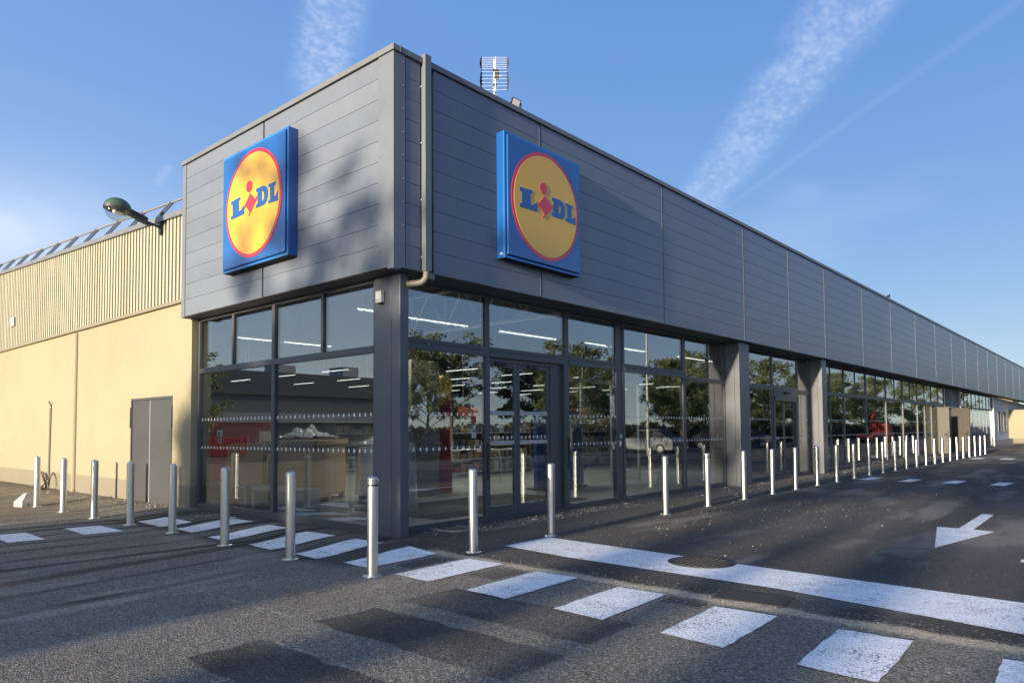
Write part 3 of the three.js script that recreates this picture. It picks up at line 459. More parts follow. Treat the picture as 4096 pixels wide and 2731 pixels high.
// ------------------------------------------------------------------ the annex far down the frontage
{
  const a = thing('annex', 'white ribbed annex with two slit windows beyond the end of the shopfront', 'building');
  const wg = []; for (let i = 0; i < 70; i++) { const x = 57.8 + i * 0.42; wg.push(box(x, x + 0.3, 0.5, B - 0.03, -0.66 - i * 0.010, -0.50 - i * 0.010)); wg.push(box(x + 0.3, x + 0.42, 0.5, B - 0.03, -0.68 - i * 0.010, -0.54 - i * 0.010)); }
  mesh('wall', wg, std([0.6, 0.59, 0.57], 0.7), a);
  mesh('plinth', box(57.8, 69, -0.1, 0.5, -0.9, -0.49), M.concrete, a);
  for (const [x, z] of [[61.0, -0.57], [64.9, -0.66]]) { const w = new THREE.Group(); w.name = 'window'; a.add(w); mesh('frame', [box(x - 0.07, x, 1.1, 2.75, z - 0.1, z + 0.03), box(x + 1.3, x + 1.37, 1.1, 2.75, z - 0.1, z + 0.03), box(x, x + 1.3, 2.68, 2.75, z - 0.1, z + 0.03), box(x, x + 1.3, 1.1, 1.17, z - 0.1, z + 0.04)], M.frame, w); mesh('pane', box(x, x + 1.3, 1.17, 2.68, z - 0.1, z + 0.012), M.black, w); }
  mesh('end_post', box(57.7, 57.85, 0.05, B - 0.05, -0.55, -0.42), M.whiteMetal, a);
  mesh('porch', box(69, 80, -0.1, 2.95, -1.4, 0.8), M.cream, a); mesh('porch_base', box(68.98, 80, -0.1, 0.5, -1.4, 0.82), M.band, a);
}

// ------------------------------------------------------------------ signs and fittings on the facade
function logoSign(name, label, pos, turn, w, h) {                       // front face looks along +z of the group, back on the wall
  const s = thing(name, label, 'shop sign', pos, turn, 'square signs on the two facades'), D = 0.17;
  mesh('housing', rbox(-w / 2, w / 2, -h / 2, h / 2, 0.0, D - 0.02, 0.008), M.blue, s);
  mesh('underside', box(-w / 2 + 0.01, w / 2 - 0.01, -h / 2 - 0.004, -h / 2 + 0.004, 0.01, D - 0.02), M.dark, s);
  mesh('rim', [box(-w / 2, -w / 2 + 0.035, -h / 2, h / 2, D - 0.019, D), box(w / 2 - 0.035, w / 2, -h / 2, h / 2, D - 0.019, D), box(-w / 2 + 0.035, w / 2 - 0.035, -h / 2, -h / 2 + 0.035, D - 0.019, D), box(-w / 2 + 0.035, w / 2 - 0.035, h / 2 - 0.035, h / 2, D - 0.019, D)], M.blueLip, s);
  mesh('face', rbox(-w / 2 + 0.05, w / 2 - 0.05, -h / 2 + 0.05, h / 2 - 0.05, D - 0.03, D + 0.03, 0.012), M.blue, s);
  const f = D + 0.03;
  mesh('ring', new THREE.CylinderGeometry(0.905, 0.905, 0.006, 96).rotateX(Math.PI / 2).translate(0.02, 0.005, f + 0.003), M.red, s);
  mesh('disc', new THREE.CylinderGeometry(0.845, 0.845, 0.006, 96).rotateX(Math.PI / 2).translate(0.02, 0.005, f + 0.007), M.yellow, s);
  const put = (sh, mat, z = 0) => mesh('letter', ext(sh, 0.006).translate(0, 0, f + 0.0095 + z), mat, s);
  put(poly([[-0.69, 0.175], [-0.375, 0.195], [-0.375, 0.135], [-0.42, 0.135], [-0.412, -0.045], [-0.36, -0.045], [-0.238, 0.035], [-0.24, -0.13], [-0.69, -0.145], [-0.69, -0.085], [-0.635, -0.083], [-0.64, 0.118], [-0.69, 0.115]]), M.letter);
  const D1 = poly([[0.146, 0.21], [0.34, 0.215]]); D1.bezierCurveTo(0.47, 0.21, 0.525, 0.14, 0.522, 0.05); D1.bezierCurveTo(0.52, -0.06, 0.46, -0.11, 0.37, -0.11); D1.lineTo(0.146, -0.115); D1.lineTo(0.146, -0.055); D1.lineTo(0.195, -0.05); D1.lineTo(0.19, 0.155); D1.lineTo(0.146, 0.155);
  const hole = new THREE.Path(); hole.moveTo(0.335, 0.135); hole.bezierCurveTo(0.42, 0.13, 0.42, -0.03, 0.335, -0.035); D1.holes.push(hole); put(D1, M.letter);
  put(poly([[0.53, 0.2], [0.745, 0.195], [0.745, 0.14], [0.70, 0.138], [0.712, -0.035], [0.735, -0.042], [0.822, 0.025], [0.822, -0.13], [0.53, -0.118], [0.53, -0.065], [0.583, -0.063], [0.578, 0.148], [0.53, 0.15]]), M.letter);
  put(poly([[-0.041, 0.188], [0.125, 0.045], [0.2, 0.102], [0.183, 0.04], [-0.013, -0.142], [-0.082, -0.206], [-0.098, -0.186], [-0.052, -0.142], [-0.185, -0.006], [-0.229, -0.048], [-0.228, -0.008], [-0.193, 0.035]]), M.red, 0.001);
  mesh('letter', new THREE.CylinderGeometry(0.098, 0.098, 0.006, 40).rotateX(Math.PI / 2).translate(-0.075, 0.302, f + 0.0135), M.red, s);
  return s;
}
logoSign('logo_sign', 'square blue shop sign with a yellow disc on the sunlit left facade', [-0.002, 5.345, -3.42], -Math.PI / 2, 2.1, 2.05);
const s2 = logoSign('logo_sign', 'square blue shop sign with a yellow disc on the shaded right facade, nearer the downpipe', [3.10, 5.275, 0.002], 0, 2.02, 2.03);
mesh('maker_plate', box(-1.013, -1.009, -0.965, -0.93, 0.07, 0.125), M.galv, s2);
{
  const t = thing('wall_lamp', 'old green street lamp on a bracket arm over the cream wing', 'lamp', [XW - 0.05, 5.86, -7.8]);
  mesh('bracket', [rbox(-0.02, 0.03, -0.16, 0.34, -0.03, 0.03, 0.006), rbox(-0.05, -0.02, -0.14, 0.12, -0.045, 0.045, 0.006)], M.lampDark, t);
  mesh('arm', cyl(V(0.02, -0.01, 0), V(-0.42, 0.09, 0), 0.026, 0.026), M.lampDark, t);
  mesh('gear_box', [new RoundedBoxGeometry(0.46, 0.13, 0.15, 3, 0.03).rotateZ(-0.32).translate(-0.52, 0.15, 0), new RoundedBoxGeometry(0.30, 0.05, 0.12, 2, 0.015).rotateZ(-0.30).translate(-0.36, 0.045, 0)], M.lampDark, t);
  const cap = new THREE.SphereGeometry(0.235, 36, 14, 0, Math.PI * 2, 0, Math.PI / 2).scale(1.12, 0.92, 0.95);
  mesh('hood', [cap.clone().translate(0, 0.02, 0).rotateZ(-0.12).translate(-0.87, 0.19, 0)], M.lampGreen, t);
  mesh('collar', [new THREE.CylinderGeometry(0.238, 0.232, 0.05, 36).scale(1.12, 1, 0.95).rotateZ(-0.12).translate(-0.87, 0.19, 0)], M.lampDark, t);
  mesh('bowl', new THREE.SphereGeometry(0.215, 36, 14, 0, Math.PI * 2, Math.PI / 2, Math.PI / 2).scale(1.1, 1.0, 0.93).rotateZ(-0.12).translate(-0.87, 0.165, 0), M.clear, t);
  mesh('bulb', [new THREE.CapsuleGeometry(0.045, 0.12, 4, 12).rotateZ(Math.PI / 2 - 0.2).translate(-0.86, 0.13, 0)], M.whiteMetal, t);
}
{
  const t = thing('tv_antenna', 'grid television aerial on a thin mast above the roof edge', 'antenna', [3.706, 6.0, -1.5], -0.853);
  mesh('mast', cyl(V(0, 0, 0), V(0, 2.66, 0), 0.022), M.galv, t);
  for (const [y0, y1] of [[2.43, 2.69], [2.02, 2.41]]) {
    const rods = [], n = y1 - y0 > 0.3 ? 6 : 7; for (let i = 0; i < n; i++) { const y = y0 + 0.02 + (y1 - y0 - 0.04) * i / (n - 1); rods.push(cyl(V(-0.25, y, 0.06), V(0.25, y, 0.06), 0.003, 0.003, 6)); }
    rods.push(cyl(V(0.02, y0, 0.05), V(0.02, y1, 0.05), 0.006, 0.006, 6)); mesh('reflector', rods, M.whiteMetal, t);
    for (const s of [-1, 1]) mesh('side_plate', ext(poly([[0, y0 - 0.03], [0.03, y0 + 0.03], [0.045, (y0 + y1) / 2], [0.03, y1 - 0.03], [0, y1 + 0.03]]), 0.004).scale(s, 1, 1).translate(s * 0.235, 0, 0.05), M.lampDark, t);
  }
  mesh('clamp', [rbox(0.0, 0.09, 2.26, 2.44, 0.0, 0.06, 0.01), cyl(V(-0.03, 2.44, 0.02), V(0.05, 2.44, 0.02), 0.03), cyl(V(-0.03, 2.15, 0.02), V(0.05, 2.15, 0.02), 0.026)], M.black, t);
  const d = []; for (let i = 0; i < 7; i++) d.push(cyl(V(-0.06, 1.88 + i * 0.07, 0.03), V(0.06, 1.88 + i * 0.07, 0.03), 0.005, 0.005, 6)); d.push(cyl(V(0.04, 2.3, 0.03), V(0.16, 2.3, 0.1), 0.006, 0.006, 6)); mesh('dipole', d, M.galv, t);
}
function flood(label, pos, ty, tx) {
  const t = thing('floodlight', label, 'floodlight', pos, ty);
  const h = new THREE.Group(); h.name = 'head'; h.position.y = 0.15; h.rotation.x = tx; h.rotation.z = -0.25; t.add(h);
  mesh('case', rbox(-0.085, 0.085, -0.075, 0.075, -0.03, 0.012, 0.008), M.black, h); mesh('lens', box(-0.065, 0.065, -0.055, 0.055, 0.0125, 0.016), M.galv, h);
  mesh('stirrup', [box(-0.1, -0.09, 0.0, 0.16, -0.015, 0.015), box(0.09, 0.1, 0.0, 0.16, -0.015, 0.015), box(-0.1, 0.1, 0, 0.012, -0.015, 0.015)], M.black, t); return t;
}
flood('small black floodlight on the coping just right of the aerial', [2.72, 6.885, -0.12], -0.45, 0.15);
flood('distant floodlight sticking up far along the coping', [26.7, 6.885, -0.12], 0.9, 0.7);
{
  const t = thing('alarm_box', 'white alarm sounder screwed to the corner column', 'alarm', [0.289, 3.48, -0.62]);
  mesh('case', rbox(-0.07, 0, -0.085, 0.085, -0.065, 0.065, 0.012), M.white, t); mesh('grille', box(-0.074, -0.069, -0.06, -0.04, -0.05, 0.02), M.galv, t); mesh('lens', rbox(-0.06, -0.01, -0.105, -0.085, -0.04, 0.04, 0.006), M.black, t);
}
{
  const t = thing('dome_camera', 'small dome camera under the soffit beside the pipe elbow', 'camera', [0.66, 3.79, 0.0]);
  mesh('mount', [rbox(-0.05, 0.07, -0.09, 0.0, -0.05, 0.04, 0.02)], M.pipe, t); mesh('dome', new THREE.SphereGeometry(0.045, 16, 12).translate(0.015, -0.105, 0), M.black, t);
}
{
  const t = thing('entry_keypad', 'pair of small keypads one above the other on the post by the entrance', 'keypad', [6.44, 1.3, -0.533]);
  mesh('reader', rbox(-0.04, 0.05, 0.05, 0.14, 0, 0.035, 0.008), M.galv, t); mesh('button_plate', rbox(-0.04, 0.04, -0.1, 0.0, 0, 0.015, 0.006), M.white, t);
}
{ const t = thing('door_notice', 'small red and white notices stuck on the glass left of the entrance door', 'notice', [2.1, 1.72, -0.534]); mesh('red_sticker', box(-0.05, 0.05, -0.055, 0.055, 0, 0.002), M.redPaint, t); mesh('white_sticker', [box(-0.03, 0.03, -0.17, -0.09, 0, 0.002), box(-0.05, 0.05, -0.30, -0.2, 0, 0.002)], M.galv, t); }
{ const t = thing('thermostat', 'white thermostat on the inside of the left pane of the flank window', 'thermostat', [0.42, 1.52, -5.72]); mesh('case', rbox(0, 0.03, -0.06, 0.06, -0.09, 0.09, 0.01), M.white, t); mesh('screen', box(-0.003, 0.001, -0.03, 0.03, -0.04, 0.04), M.black, t); mesh('socket', rbox(0, 0.03, -0.2, -0.09, -0.06, 0.06, 0.01), M.galv, t); }

// ------------------------------------------------------------------ bollards
{
  const prof = [[0.0001, 0], [0.098, 0], [0.1, 0.004], [0.098, 0.008], [0.064, 0.01], [0.0585, 0.012], [0.0585, 1.03], [0.0575, 1.036], [0.052, 1.046], [0.036, 1.058], [0.016, 1.064], [0.0001, 1.065]].map(p => new THREE.Vector2(...p));
  const body = new THREE.LatheGeometry(prof.slice(4), 28), plate = new THREE.LatheGeometry(prof.slice(0, 5), 28);
  const capA = new THREE.LatheGeometry([[0.0592, 0.955], [0.0605, 0.96], [0.0605, 1.03], [0.0592, 1.035]].map(p => new THREE.Vector2(...p)), 28), strip = new THREE.LatheGeometry([[0.0588, 0.958], [0.0592, 0.96], [0.0592, 0.975], [0.0588, 0.977]].map(p => new THREE.Vector2(...p)), 28);
  let proto;
  function bollard(x, z, label, group, sleeve) {
    const t = proto ? proto.clone() : thing('bollard', label, 'bollard'); if (proto) { t.name = nm('bollard'); scene.add(t); } else { mesh('post', body, M.steel, t); mesh('base_plate', plate, M.steel, t); proto = t.clone(); }
    t.position.set(x, hgt(x, z), z); t.rotation.set(rr(-0.006, 0.006), rnd() * 6, rr(-0.006, 0.006)); t.userData = { label, category: 'bollard', group };
    if (sleeve) { mesh('clear_sleeve', capA, M.clear, t); mesh('dark_strip', strip, M.black, t); }
    return t;
  }
  bollard(-1.39, 1.34, 'brushed steel bollard nearest the viewer, with a clear sleeve, standing before the corner column', 'steel bollards round the shop', true);
  [[-1.40, -0.25], [-1.385, -1.91], [-1.31, -3.72], [-1.34, -5.27], [-1.39, -6.77], [-1.40, -8.4], [-1.40, -10.05]].forEach(([x, z], i) => bollard(x, z, ['brushed steel bollard before the right pane of the flank window', 'brushed steel bollard before the left pane of the flank window', 'brushed steel bollard between the flank window and the grey double door', 'brushed steel bollard in front of the left leaf of the grey double door', 'brushed steel bollard, third from the left end of the side row', 'brushed steel bollard, second from the left end of the side row', 'brushed steel bollard at the far left end beside the white concrete block'][i], 'steel bollards round the shop'));
  const R = [0.35, 2.05, 5.42, 7.12, 8.86, 10.47, 11.99, 13.6, 15.25, 16.9]; for (let i = 1; i <= 15; i++) R.push(16.9 + i * 1.592);
  R.forEach((x, i) => bollard(x, 1.07 + (i < 1 ? 0.08 : 0) + 0.006 * (x - 16) * (x > 16 ? 1 : 0), i === 0 ? 'steel bollard left of the entrance door, at the end of the sandy joint' : i === 1 ? 'steel bollard before the entrance door, at the tip of the broad white line' : 'brushed steel bollard, ' + ord(i - 2) + ' to the right of the entrance gap in the long row', 'steel bollards round the shop', i === 3));
}

// ------------------------------------------------------------------ covers, litter and small things on the ground
const iron = std([0.055, 0.05, 0.045], 0.75, 0.3), ironTop = tex(512, 512, (u, v, o) => { const x = u * 22, y = v * 22, a = Math.abs(x - Math.round(x)), b = Math.abs(y - Math.round(y)); o[0] = o[1] = o[2] = (a < 0.24 && b < 0.24 ? 1 : 0.2) * (0.7 + 0.3 * tn(u, v, 40)); });
iron.bumpMap = ironTop; iron.bumpScale = 0.006; iron.map = reused(grime, 3);
function cover(label, x, z, r, square) {
  const t = thing('manhole_cover', label, 'manhole cover', [x, hgt(x, z), z]);
  const disc = (rad, y) => { const g = new THREE.CylinderGeometry(rad, rad, 0.02, 48).translate(0, y - 0.01, 0); const p = g.attributes.position; for (let i = 0; i < p.count; i++) g.attributes.uv.setXY(i, p.getX(i) / (2 * r) + 0.5, p.getZ(i) / (2 * r) + 0.5); return g; };
  if (square) mesh('frame', [rbox(-square, square, -0.03, 0.007, -square * 0.9, square * 0.9, 0.003)], M.concrete, t);
  mesh('rim', [disc(r, square ? 0.0105 : 0.009)], std([0.05, 0.042, 0.035], 0.8, 0.2), t); mesh('lid', [disc(r - 0.03, square ? 0.0145 : 0.013)], iron, t);
  const g = []; for (let i = -4; i <= 4; i++) for (let j = -4; j <= 4; j++) if (i * i + j * j < 18 && r > 0.33) g.push(box(i * 0.072 - 0.017, i * 0.072 + 0.017, 0.013, 0.019, j * 0.072 - 0.017, j * 0.072 + 0.017)); if (g.length) mesh('studs', g, iron, t).userData.kind = 'stuff';
  return t;
}
cover('round rusty manhole cover biting into the broad white line', 1.52, 3.70, 0.36);
cover('square-framed inspection cover beside the corner column', 1.42, -0.31, 0.24, 0.30);
{ const t = thing('access_cover', 'rectangular ribbed iron cover in the dark asphalt between the sandy joint and the white line', 'cover', [0.2, 0, 4.85], 0.12); mesh('plate', rbox(-0.2, 0.2, -0.03, 0.008, -0.32, 0.32, 0.003), iron, t); }
{ const t = thing('manhole_cover', 'wide flat cover ring faintly showing in front of the painted arrow', 'manhole cover', [3.66, 0, 5.45]); mesh('rim', new THREE.RingGeometry(0.415, 0.44, 48).rotateX(-Math.PI / 2).translate(0, 0.006, 0), std([0.085, 0.08, 0.07], 0.85), t); }
{
  const g = [], grit = (n, ax, bx, az, bz, s0, s1) => { for (let i = 0; i < n; i++) { const x = rr(ax, bx), z = rr(az, bz), s = rr(s0, s1); const q = new THREE.IcosahedronGeometry(s, 0).scale(rr(0.7, 1.8), rr(0.4, 0.8), rr(0.7, 1.4)).rotateY(rnd() * 6).translate(x, hgt(x, z) + s * 0.3, z); q.deleteAttribute('uv'); g.push(q); } };
  grit(260, 0.8, 9, -0.35, 0.3, 0.004, 0.012); grit(120, 9, 26, -0.3, 0.8, 0.006, 0.016); grit(160, 1, 9, 0.6, 4, 0.003, 0.009); grit(120, 6, 18, 1, 5, 0.005, 0.012); grit(120, -0.6, 0.1, -5.2, -4.5, 0.004, 0.010); grit(60, -0.3, 0.15, -9.6, -7.2, 0.006, 0.014); grit(90, -0.6, 0.15, -14, -9, 0.006, 0.016); grit(130, -0.3, 0.4, 1, 6, 0.003, 0.007);
  const o = mesh('grit', g, std([0.46, 0.43, 0.37], 0.9)); o.userData.kind = 'stuff';
}
tag(mesh('paper_scrap', new THREE.PlaneGeometry(0.14, 0.09, 4, 3).rotateX(-Math.PI / 2).rotateY(0.5).translate(2.95, hgt(2.95, 0.02) + 0.012, 0.02), M.white), 'crumpled white paper scrap on the asphalt by the entrance door', 'litter');
tag(mesh('paper_scrap', new THREE.PlaneGeometry(0.16, 0.09, 4, 3).rotateX(-Math.PI / 2).rotateY(1.1).translate(-0.12, hgt(-0.12, -4.1) + 0.03, -4.12), M.white), 'white scrap lying before the left pane of the flank window', 'litter');
tag(mesh('twig', tube([V(-2.52, 0.012, 1.45), V(-2.45, 0.025, 1.5), V(-2.37, 0.014, 1.52), V(-2.27, 0.02, 1.6)], 0.006, 16, 5), M.bark), 'bent dark twig lying on the asphalt in front of the corner bollard', 'twig');
{
  const t = thing('concrete_block', 'white concrete block with a hipped top beside the leftmost bollard', 'block', [-1.55, 0, -10.33], 0.35); t.scale.setScalar(0.66);
  mesh('base', rbox(-0.21, 0.21, 0, 0.17, -0.2, 0.2, 0.008), std([0.42, 0.40, 0.35], 0.85), t);
  const g = new THREE.BufferGeometry(), a = [-0.2, 0.17, -0.19], b = [0.2, 0.17, -0.19], c = [0.2, 0.17, 0.19], d = [-0.2, 0.17, 0.19], e = [0.02, 0.42, -0.06], f = [0.16, 0.42, -0.06], h = [0.16, 0.42, 0.06], k = [0.02, 0.42, 0.06];
  const q = (...v) => [v[0], v[1], v[2], v[0], v[2], v[3]].flat(); g.setAttribute('position', new THREE.Float32BufferAttribute([...q(d, c, h, k), ...q(c, b, f, h), ...q(b, a, e, f), ...q(a, d, k, e), ...q(k, h, f, e)], 3)); g.computeVertexNormals(); mesh('top', g, std([0.42, 0.40, 0.35], 0.85), t); mesh('socket', box(-0.04, 0.03, 0.05, 0.1, 0.2, 0.204), M.black, t);
}

// ------------------------------------------------------------------ inside the shop
function at(name, label, cat, pos, turn, group) { return thing(name, label, cat, pos, turn || 0, group); }
{
  const lampG = [], put = (x, y, z, len, along, label) => {
    const t = at('strip_light', label, 'ceiling light', [x, y, z], along === 'z' ? Math.PI / 2 : 0, 'ceiling strip lights');
    mesh('housing', box(-len / 2, len / 2, 0.012, 0.075, -0.04, 0.04), M.whiteMetal, t); mesh('tube_light', box(-len / 2 + 0.02, len / 2 - 0.02, 0.0, 0.0115, -0.026, 0.026), M.led, t);
    mesh('hanger', [cyl(V(-len / 2 + 0.15, 0.07, 0), V(-len / 2 + 0.15, 5.8 - y, 0), 0.004, 0.004, 5), cyl(V(len / 2 - 0.15, 0.07, 0), V(len / 2 - 0.15, 5.8 - y, 0), 0.004, 0.004, 5)], M.whiteMetal, t); return t;
  };
  const L = (x, y, z, w, d, k) => { const l = new THREE.RectAreaLight(new THREE.Color().setRGB(1, 0.92, 0.78), k, w, d); l.position.set(x, y - 0.02, z); l.lookAt(x, 0, z); scene.add(l); };
  put(6.2, 4.3, -5.75, 2.1, 'x', 'suspended strip light nearest the corner window, parallel to the frontage'); L(6.2, 4.3, -5.75, 2.1, 0.08, 110);
  put(9.8, 4.3, -5.75, 2.6, 'x', 'long suspended strip light behind the entrance door transom'); L(9.8, 4.3, -5.75, 2.6, 0.08, 110);
  put(4.5, 4.25, -11.8, 1.4, 'x', 'left of two suspended strips seen through the flank window'); put(6.3, 4.25, -11.8, 1.7, 'x', 'right of two suspended strips seen through the flank window'); L(5.4, 4.25, -11.8, 3, 0.08, 110);
  put(4.0, 4.3, -5.6, 0.9, 'x', 'short end of the suspended strip seen beside the corner column'); L(4.0, 4.3, -5.6, 0.9, 0.08, 110);
  put(13, 4.3, -5.6, 1.2, 'x', 'suspended strip light behind the column beside the entrance'); put(15, 4.3, -5.6, 2.2, 'x', 'suspended strip light behind the sliding door bay'); L(14.5, 4.3, -5.6, 3, 0.08, 110); put(20, 4.3, -5.6, 3, 'x', 'suspended strip light beyond the second column');
  let n = 0; const row = ['first', 'second', 'third', 'fourth', 'fifth', 'sixth', 'seventh', 'eighth'];
  for (let i = 0; i < 8; i++) for (let j = 0; j < 4; j++) { const x = 8 + i * 3.6, z = -14 - j * 4; put(x, 4.1, z, 1.9, 'z', 'sales hall strip light, ' + row[i] + ' line from the corner, ' + ['nearest the frontage', 'second from the frontage', 'third from the frontage', 'at the back'][j]); if ((i + j) % 2 === 0) L(x, 4.1, z, 0.08, 1.9, 13); }
}
{
  const t = at('roof_truss', 'white steel lattice truss under the ceiling behind the corner window', 'truss', [8.5, 4.55, -1.2]);
  mesh('chord', [cyl(V(0, 0, 0), V(0, 0, -9), 0.06), cyl(V(0, 1.15, 0), V(0, 1.15, -9), 0.06)], M.whiteMetal, t); for (let i = 0; i < 6; i++) mesh('web', [cyl(V(0, 0, -i * 1.5 - 0.75), V(0, 1.15, -i * 1.5), 0.035), cyl(V(0, 0, -i * 1.5 - 0.75), V(0, 1.15, -i * 1.5 - 1.5), 0.035), cyl(V(0, 0, -i * 1.5 - 0.75), V(0, 1.15, -i * 1.5 - 0.75), 0.03)], M.whiteMetal, t);
  const u = at('roof_truss', 'white steel beam with braces crossing behind the entrance door transom', 'truss', [5.2, 4.5, -3.1], Math.PI / 2 + 0.0);
  mesh('chord', [cyl(V(0, 0, -3), V(0, 0, 9), 0.05), cyl(V(0, 1.0, -3), V(0, 1.0, 9), 0.05)], M.whiteMetal, u); for (let i = -2; i < 6; i++) mesh('web', [cyl(V(0, 0, i * 1.5), V(0, 1.0, i * 1.5 + 0.75), 0.03), cyl(V(0, 1.0, i * 1.5 + 0.75), V(0, 0, i * 1.5 + 1.5), 0.03)], M.whiteMetal, u);
}
function pallet(t, w, d) { const g = []; for (let i = 0; i < 6; i++) g.push(box(-w / 2, w / 2, 0.12, 0.142, -d / 2 + i * d / 5.6, -d / 2 + i * d / 5.6 + 0.1)); for (const x of [-w / 2 + 0.06, 0, w / 2 - 0.06]) for (const z of [-d / 2 + 0.07, 0, d / 2 - 0.07]) g.push(box(x - 0.05, x + 0.05, 0.02, 0.12, z - 0.06, z + 0.06)); for (const x of [-w / 2 + 0.06, 0, w / 2 - 0.06]) g.push(box(x - 0.05, x + 0.05, 0, 0.02, -d / 2, d / 2)); mesh('pallet', g, M.wood, t); }
function crumple(w, d, h, s) { const g = new THREE.PlaneGeometry(w, d, 22, 14).rotateX(-Math.PI / 2), p = g.attributes.position; for (let i = 0; i < p.count; i++) { const x = p.getX(i), z = p.getZ(i); p.setY(i, h * (0.3 + 1.1 * Math.exp(-((x / w * 3) ** 2 + (z / d * 2.5) ** 2))) * (0.35 + vn(x * 9 + s, z * 9) * 0.9)); } return g.toNonIndexed(); }
{
  const t = at('boxed_pallet', 'long cardboard crate on a pallet with crumpled plastic on top behind the flank window', 'crate', [2.45, 0.062, -5.85], 0.62);
  pallet(t, 2.0, 1.0); mesh('carton', [rbox(-1.0, -0.34, 0.145, 1.2, -0.5, 0.5, 0.01), rbox(-0.335, 0.33, 0.145, 1.2, -0.5, 0.5, 0.01), rbox(0.335, 1.0, 0.145, 1.2, -0.5, 0.5, 0.01)], M.card, t); mesh('lid', rbox(-1.05, 1.05, 1.2, 1.3, -0.54, 0.54, 0.008), M.card, t);
  const f = crumple(1.7, 0.8, 0.22, 3); f.computeVertexNormals(); mesh('plastic_film', f.translate(0, 1.31, 0), M.film, t);
  const u = at('boxed_pallet', 'upright cardboard crate behind the middle post of the flank window', 'crate', [1.35, 0.062, -6.0], 0.5); pallet(u, 0.8, 0.8); mesh('carton', [rbox(-0.4, 0.0, 0.145, 1.25, -0.4, 0.4, 0.01), rbox(0.004, 0.4, 0.145, 1.05, -0.4, 0.4, 0.01)], M.card, u);
  const w = at('wrapped_pallet', 'tall film-wrapped pallet beside the crate, next to the corner column', 'crate', [3.5, 0.062, -4.6], 0.6); pallet(w, 0.9, 0.8); mesh('carton', rbox(-0.4, 0.4, 0.145, 1.15, -0.36, 0.36, 0.02), M.galv, w); const f2 = crumple(1.0, 0.9, 0.2, 9); f2.computeVertexNormals(); mesh('plastic_film', [f2.translate(0, 1.17, 0), new THREE.CylinderGeometry(0.52, 0.6, 1.0, 9, 4, true).translate(0, 0.65, 0)].map(q => { const z = q.index ? q.toNonIndexed() : q; return z; }), M.film, w);
  const x = at('wrapped_pallet', 'pale film-wrapped stack just inside the corner window by the beige pillar', 'crate', [2.35, 0.062, -2.9], 0.3); mesh('carton', rbox(-0.3, 0.3, 0.05, 1.15, -0.3, 0.3, 0.02), std([0.5, 0.62, 0.66], 0.5), x); mesh('plastic_film', new THREE.CylinderGeometry(0.43, 0.48, 1.25, 9, 4, true).translate(0, 0.64, 0), M.film, x);
}
const benchMat = M.concrete;
for (const [z, l] of [[-5.95, 'pale concrete bench on two legs behind the left pane of the flank window'], [-4.25, 'pale concrete bench on two legs behind the middle of the flank window']]) { const t = at('bench', l, 'bench', [0.95, 0.062, z], 0, 'two benches behind the flank window'); mesh('seat', rbox(-0.25, 0.25, 0.40, 0.46, -0.75, 0.75, 0.006), benchMat, t); mesh('leg', rbox(-0.25, 0.25, 0, 0.4, -0.75, -0.66, 0.006), benchMat, t); mesh('leg', rbox(-0.25, 0.25, 0, 0.4, 0.66, 0.75, 0.006), benchMat, t); for (let i = 0; i < 4; i++) mesh('side_panel', rbox(0.1, 0.14, 0.0, 0.39, -0.62 + i * 0.31, -0.33 + i * 0.31, 0.006), M.galv, t); }
{ const t = at('brand_pillar', 'beige pillar with a red and amber board on its side behind the corner window', 'pillar', [4.95, 0.062, -5.15]); mesh('shaft', rbox(-0.45, 0.42, 0, 3.1, -0.3, 0.3, 0.01), M.beige, t); mesh('panel_red', box(0.43, 0.83, 0, 2.2, 0.1, 0.3), M.redPaint, t); mesh('panel_amber', [box(0.43, 0.83, 2.2, 2.6, 0.1, 0.3), new THREE.CylinderGeometry(0.2, 0.2, 0.2, 24, 1, false, 0, Math.PI).rotateX(Math.PI / 2).rotateZ(Math.PI / 2).translate(0.63, 2.6, 0.2)], M.amber, t); mesh('stud_panel', box(-0.2, 0.42, 0.9, 1.4, 0.3, 0.315), M.galv, t); }
{ const t = at('sanitiser_stand', 'slim dispenser on a post just inside the corner window', 'dispenser', [3.1, 0.062, -3.4]); mesh('post', cyl(V(0, 0, 0), V(0, 1.25, 0), 0.05), M.black, t); mesh('head', rbox(-0.09, 0.09, 1.2, 1.5, -0.08, 0.08, 0.04), M.galv, t); }
tag(mesh('door_mat', box(2.0, 6.4, 0.0625, 0.07, -3.6, -1.3), std([0.035, 0.032, 0.028], 0.95)), 'large dark entrance mat just inside the doors', 'mat');
{ const t = at('partition', 'red partition with a small white notice behind the flank window', 'partition', [3.4, 0.062, -10.5]); mesh('board', box(-1.0, 0.9, 0, 1.75, -0.05, 0.05), std([0.2, 0.012, 0.012], 0.5), t); mesh('notice', box(0.5, 1.0, 1.1, 1.5, 0.05, 0.056), M.beige, t); mesh('foot', box(-1.0, 0.9, 0, 0.06, -0.3, 0.3), M.black, t); }
{ const t = at('banner', 'tall dark blue banner column behind the left pane of the flank window', 'banner', [2.2, 0.062, -11.5]); mesh('panel', box(-0.4, 0.4, 0, 3.0, -0.06, 0.06), M.bluePaint, t); mesh('foot', box(-0.5, 0.5, 0, 0.05, -0.3, 0.3), M.black, t); }
{ const t = at('handrail', 'bent steel guide rail inside the entrance', 'rail', [8.3, 0.062, -6.2]); for (const z of [0, 0.9]) mesh('rail', tube([V(-1.2, 0.95, z), V(0.4, 0.95, z), V(0.62, 0.9, z), V(0.7, 0.7, z), V(0.7, 0.0, z)], 0.022, 30, 8), M.steel, t); }
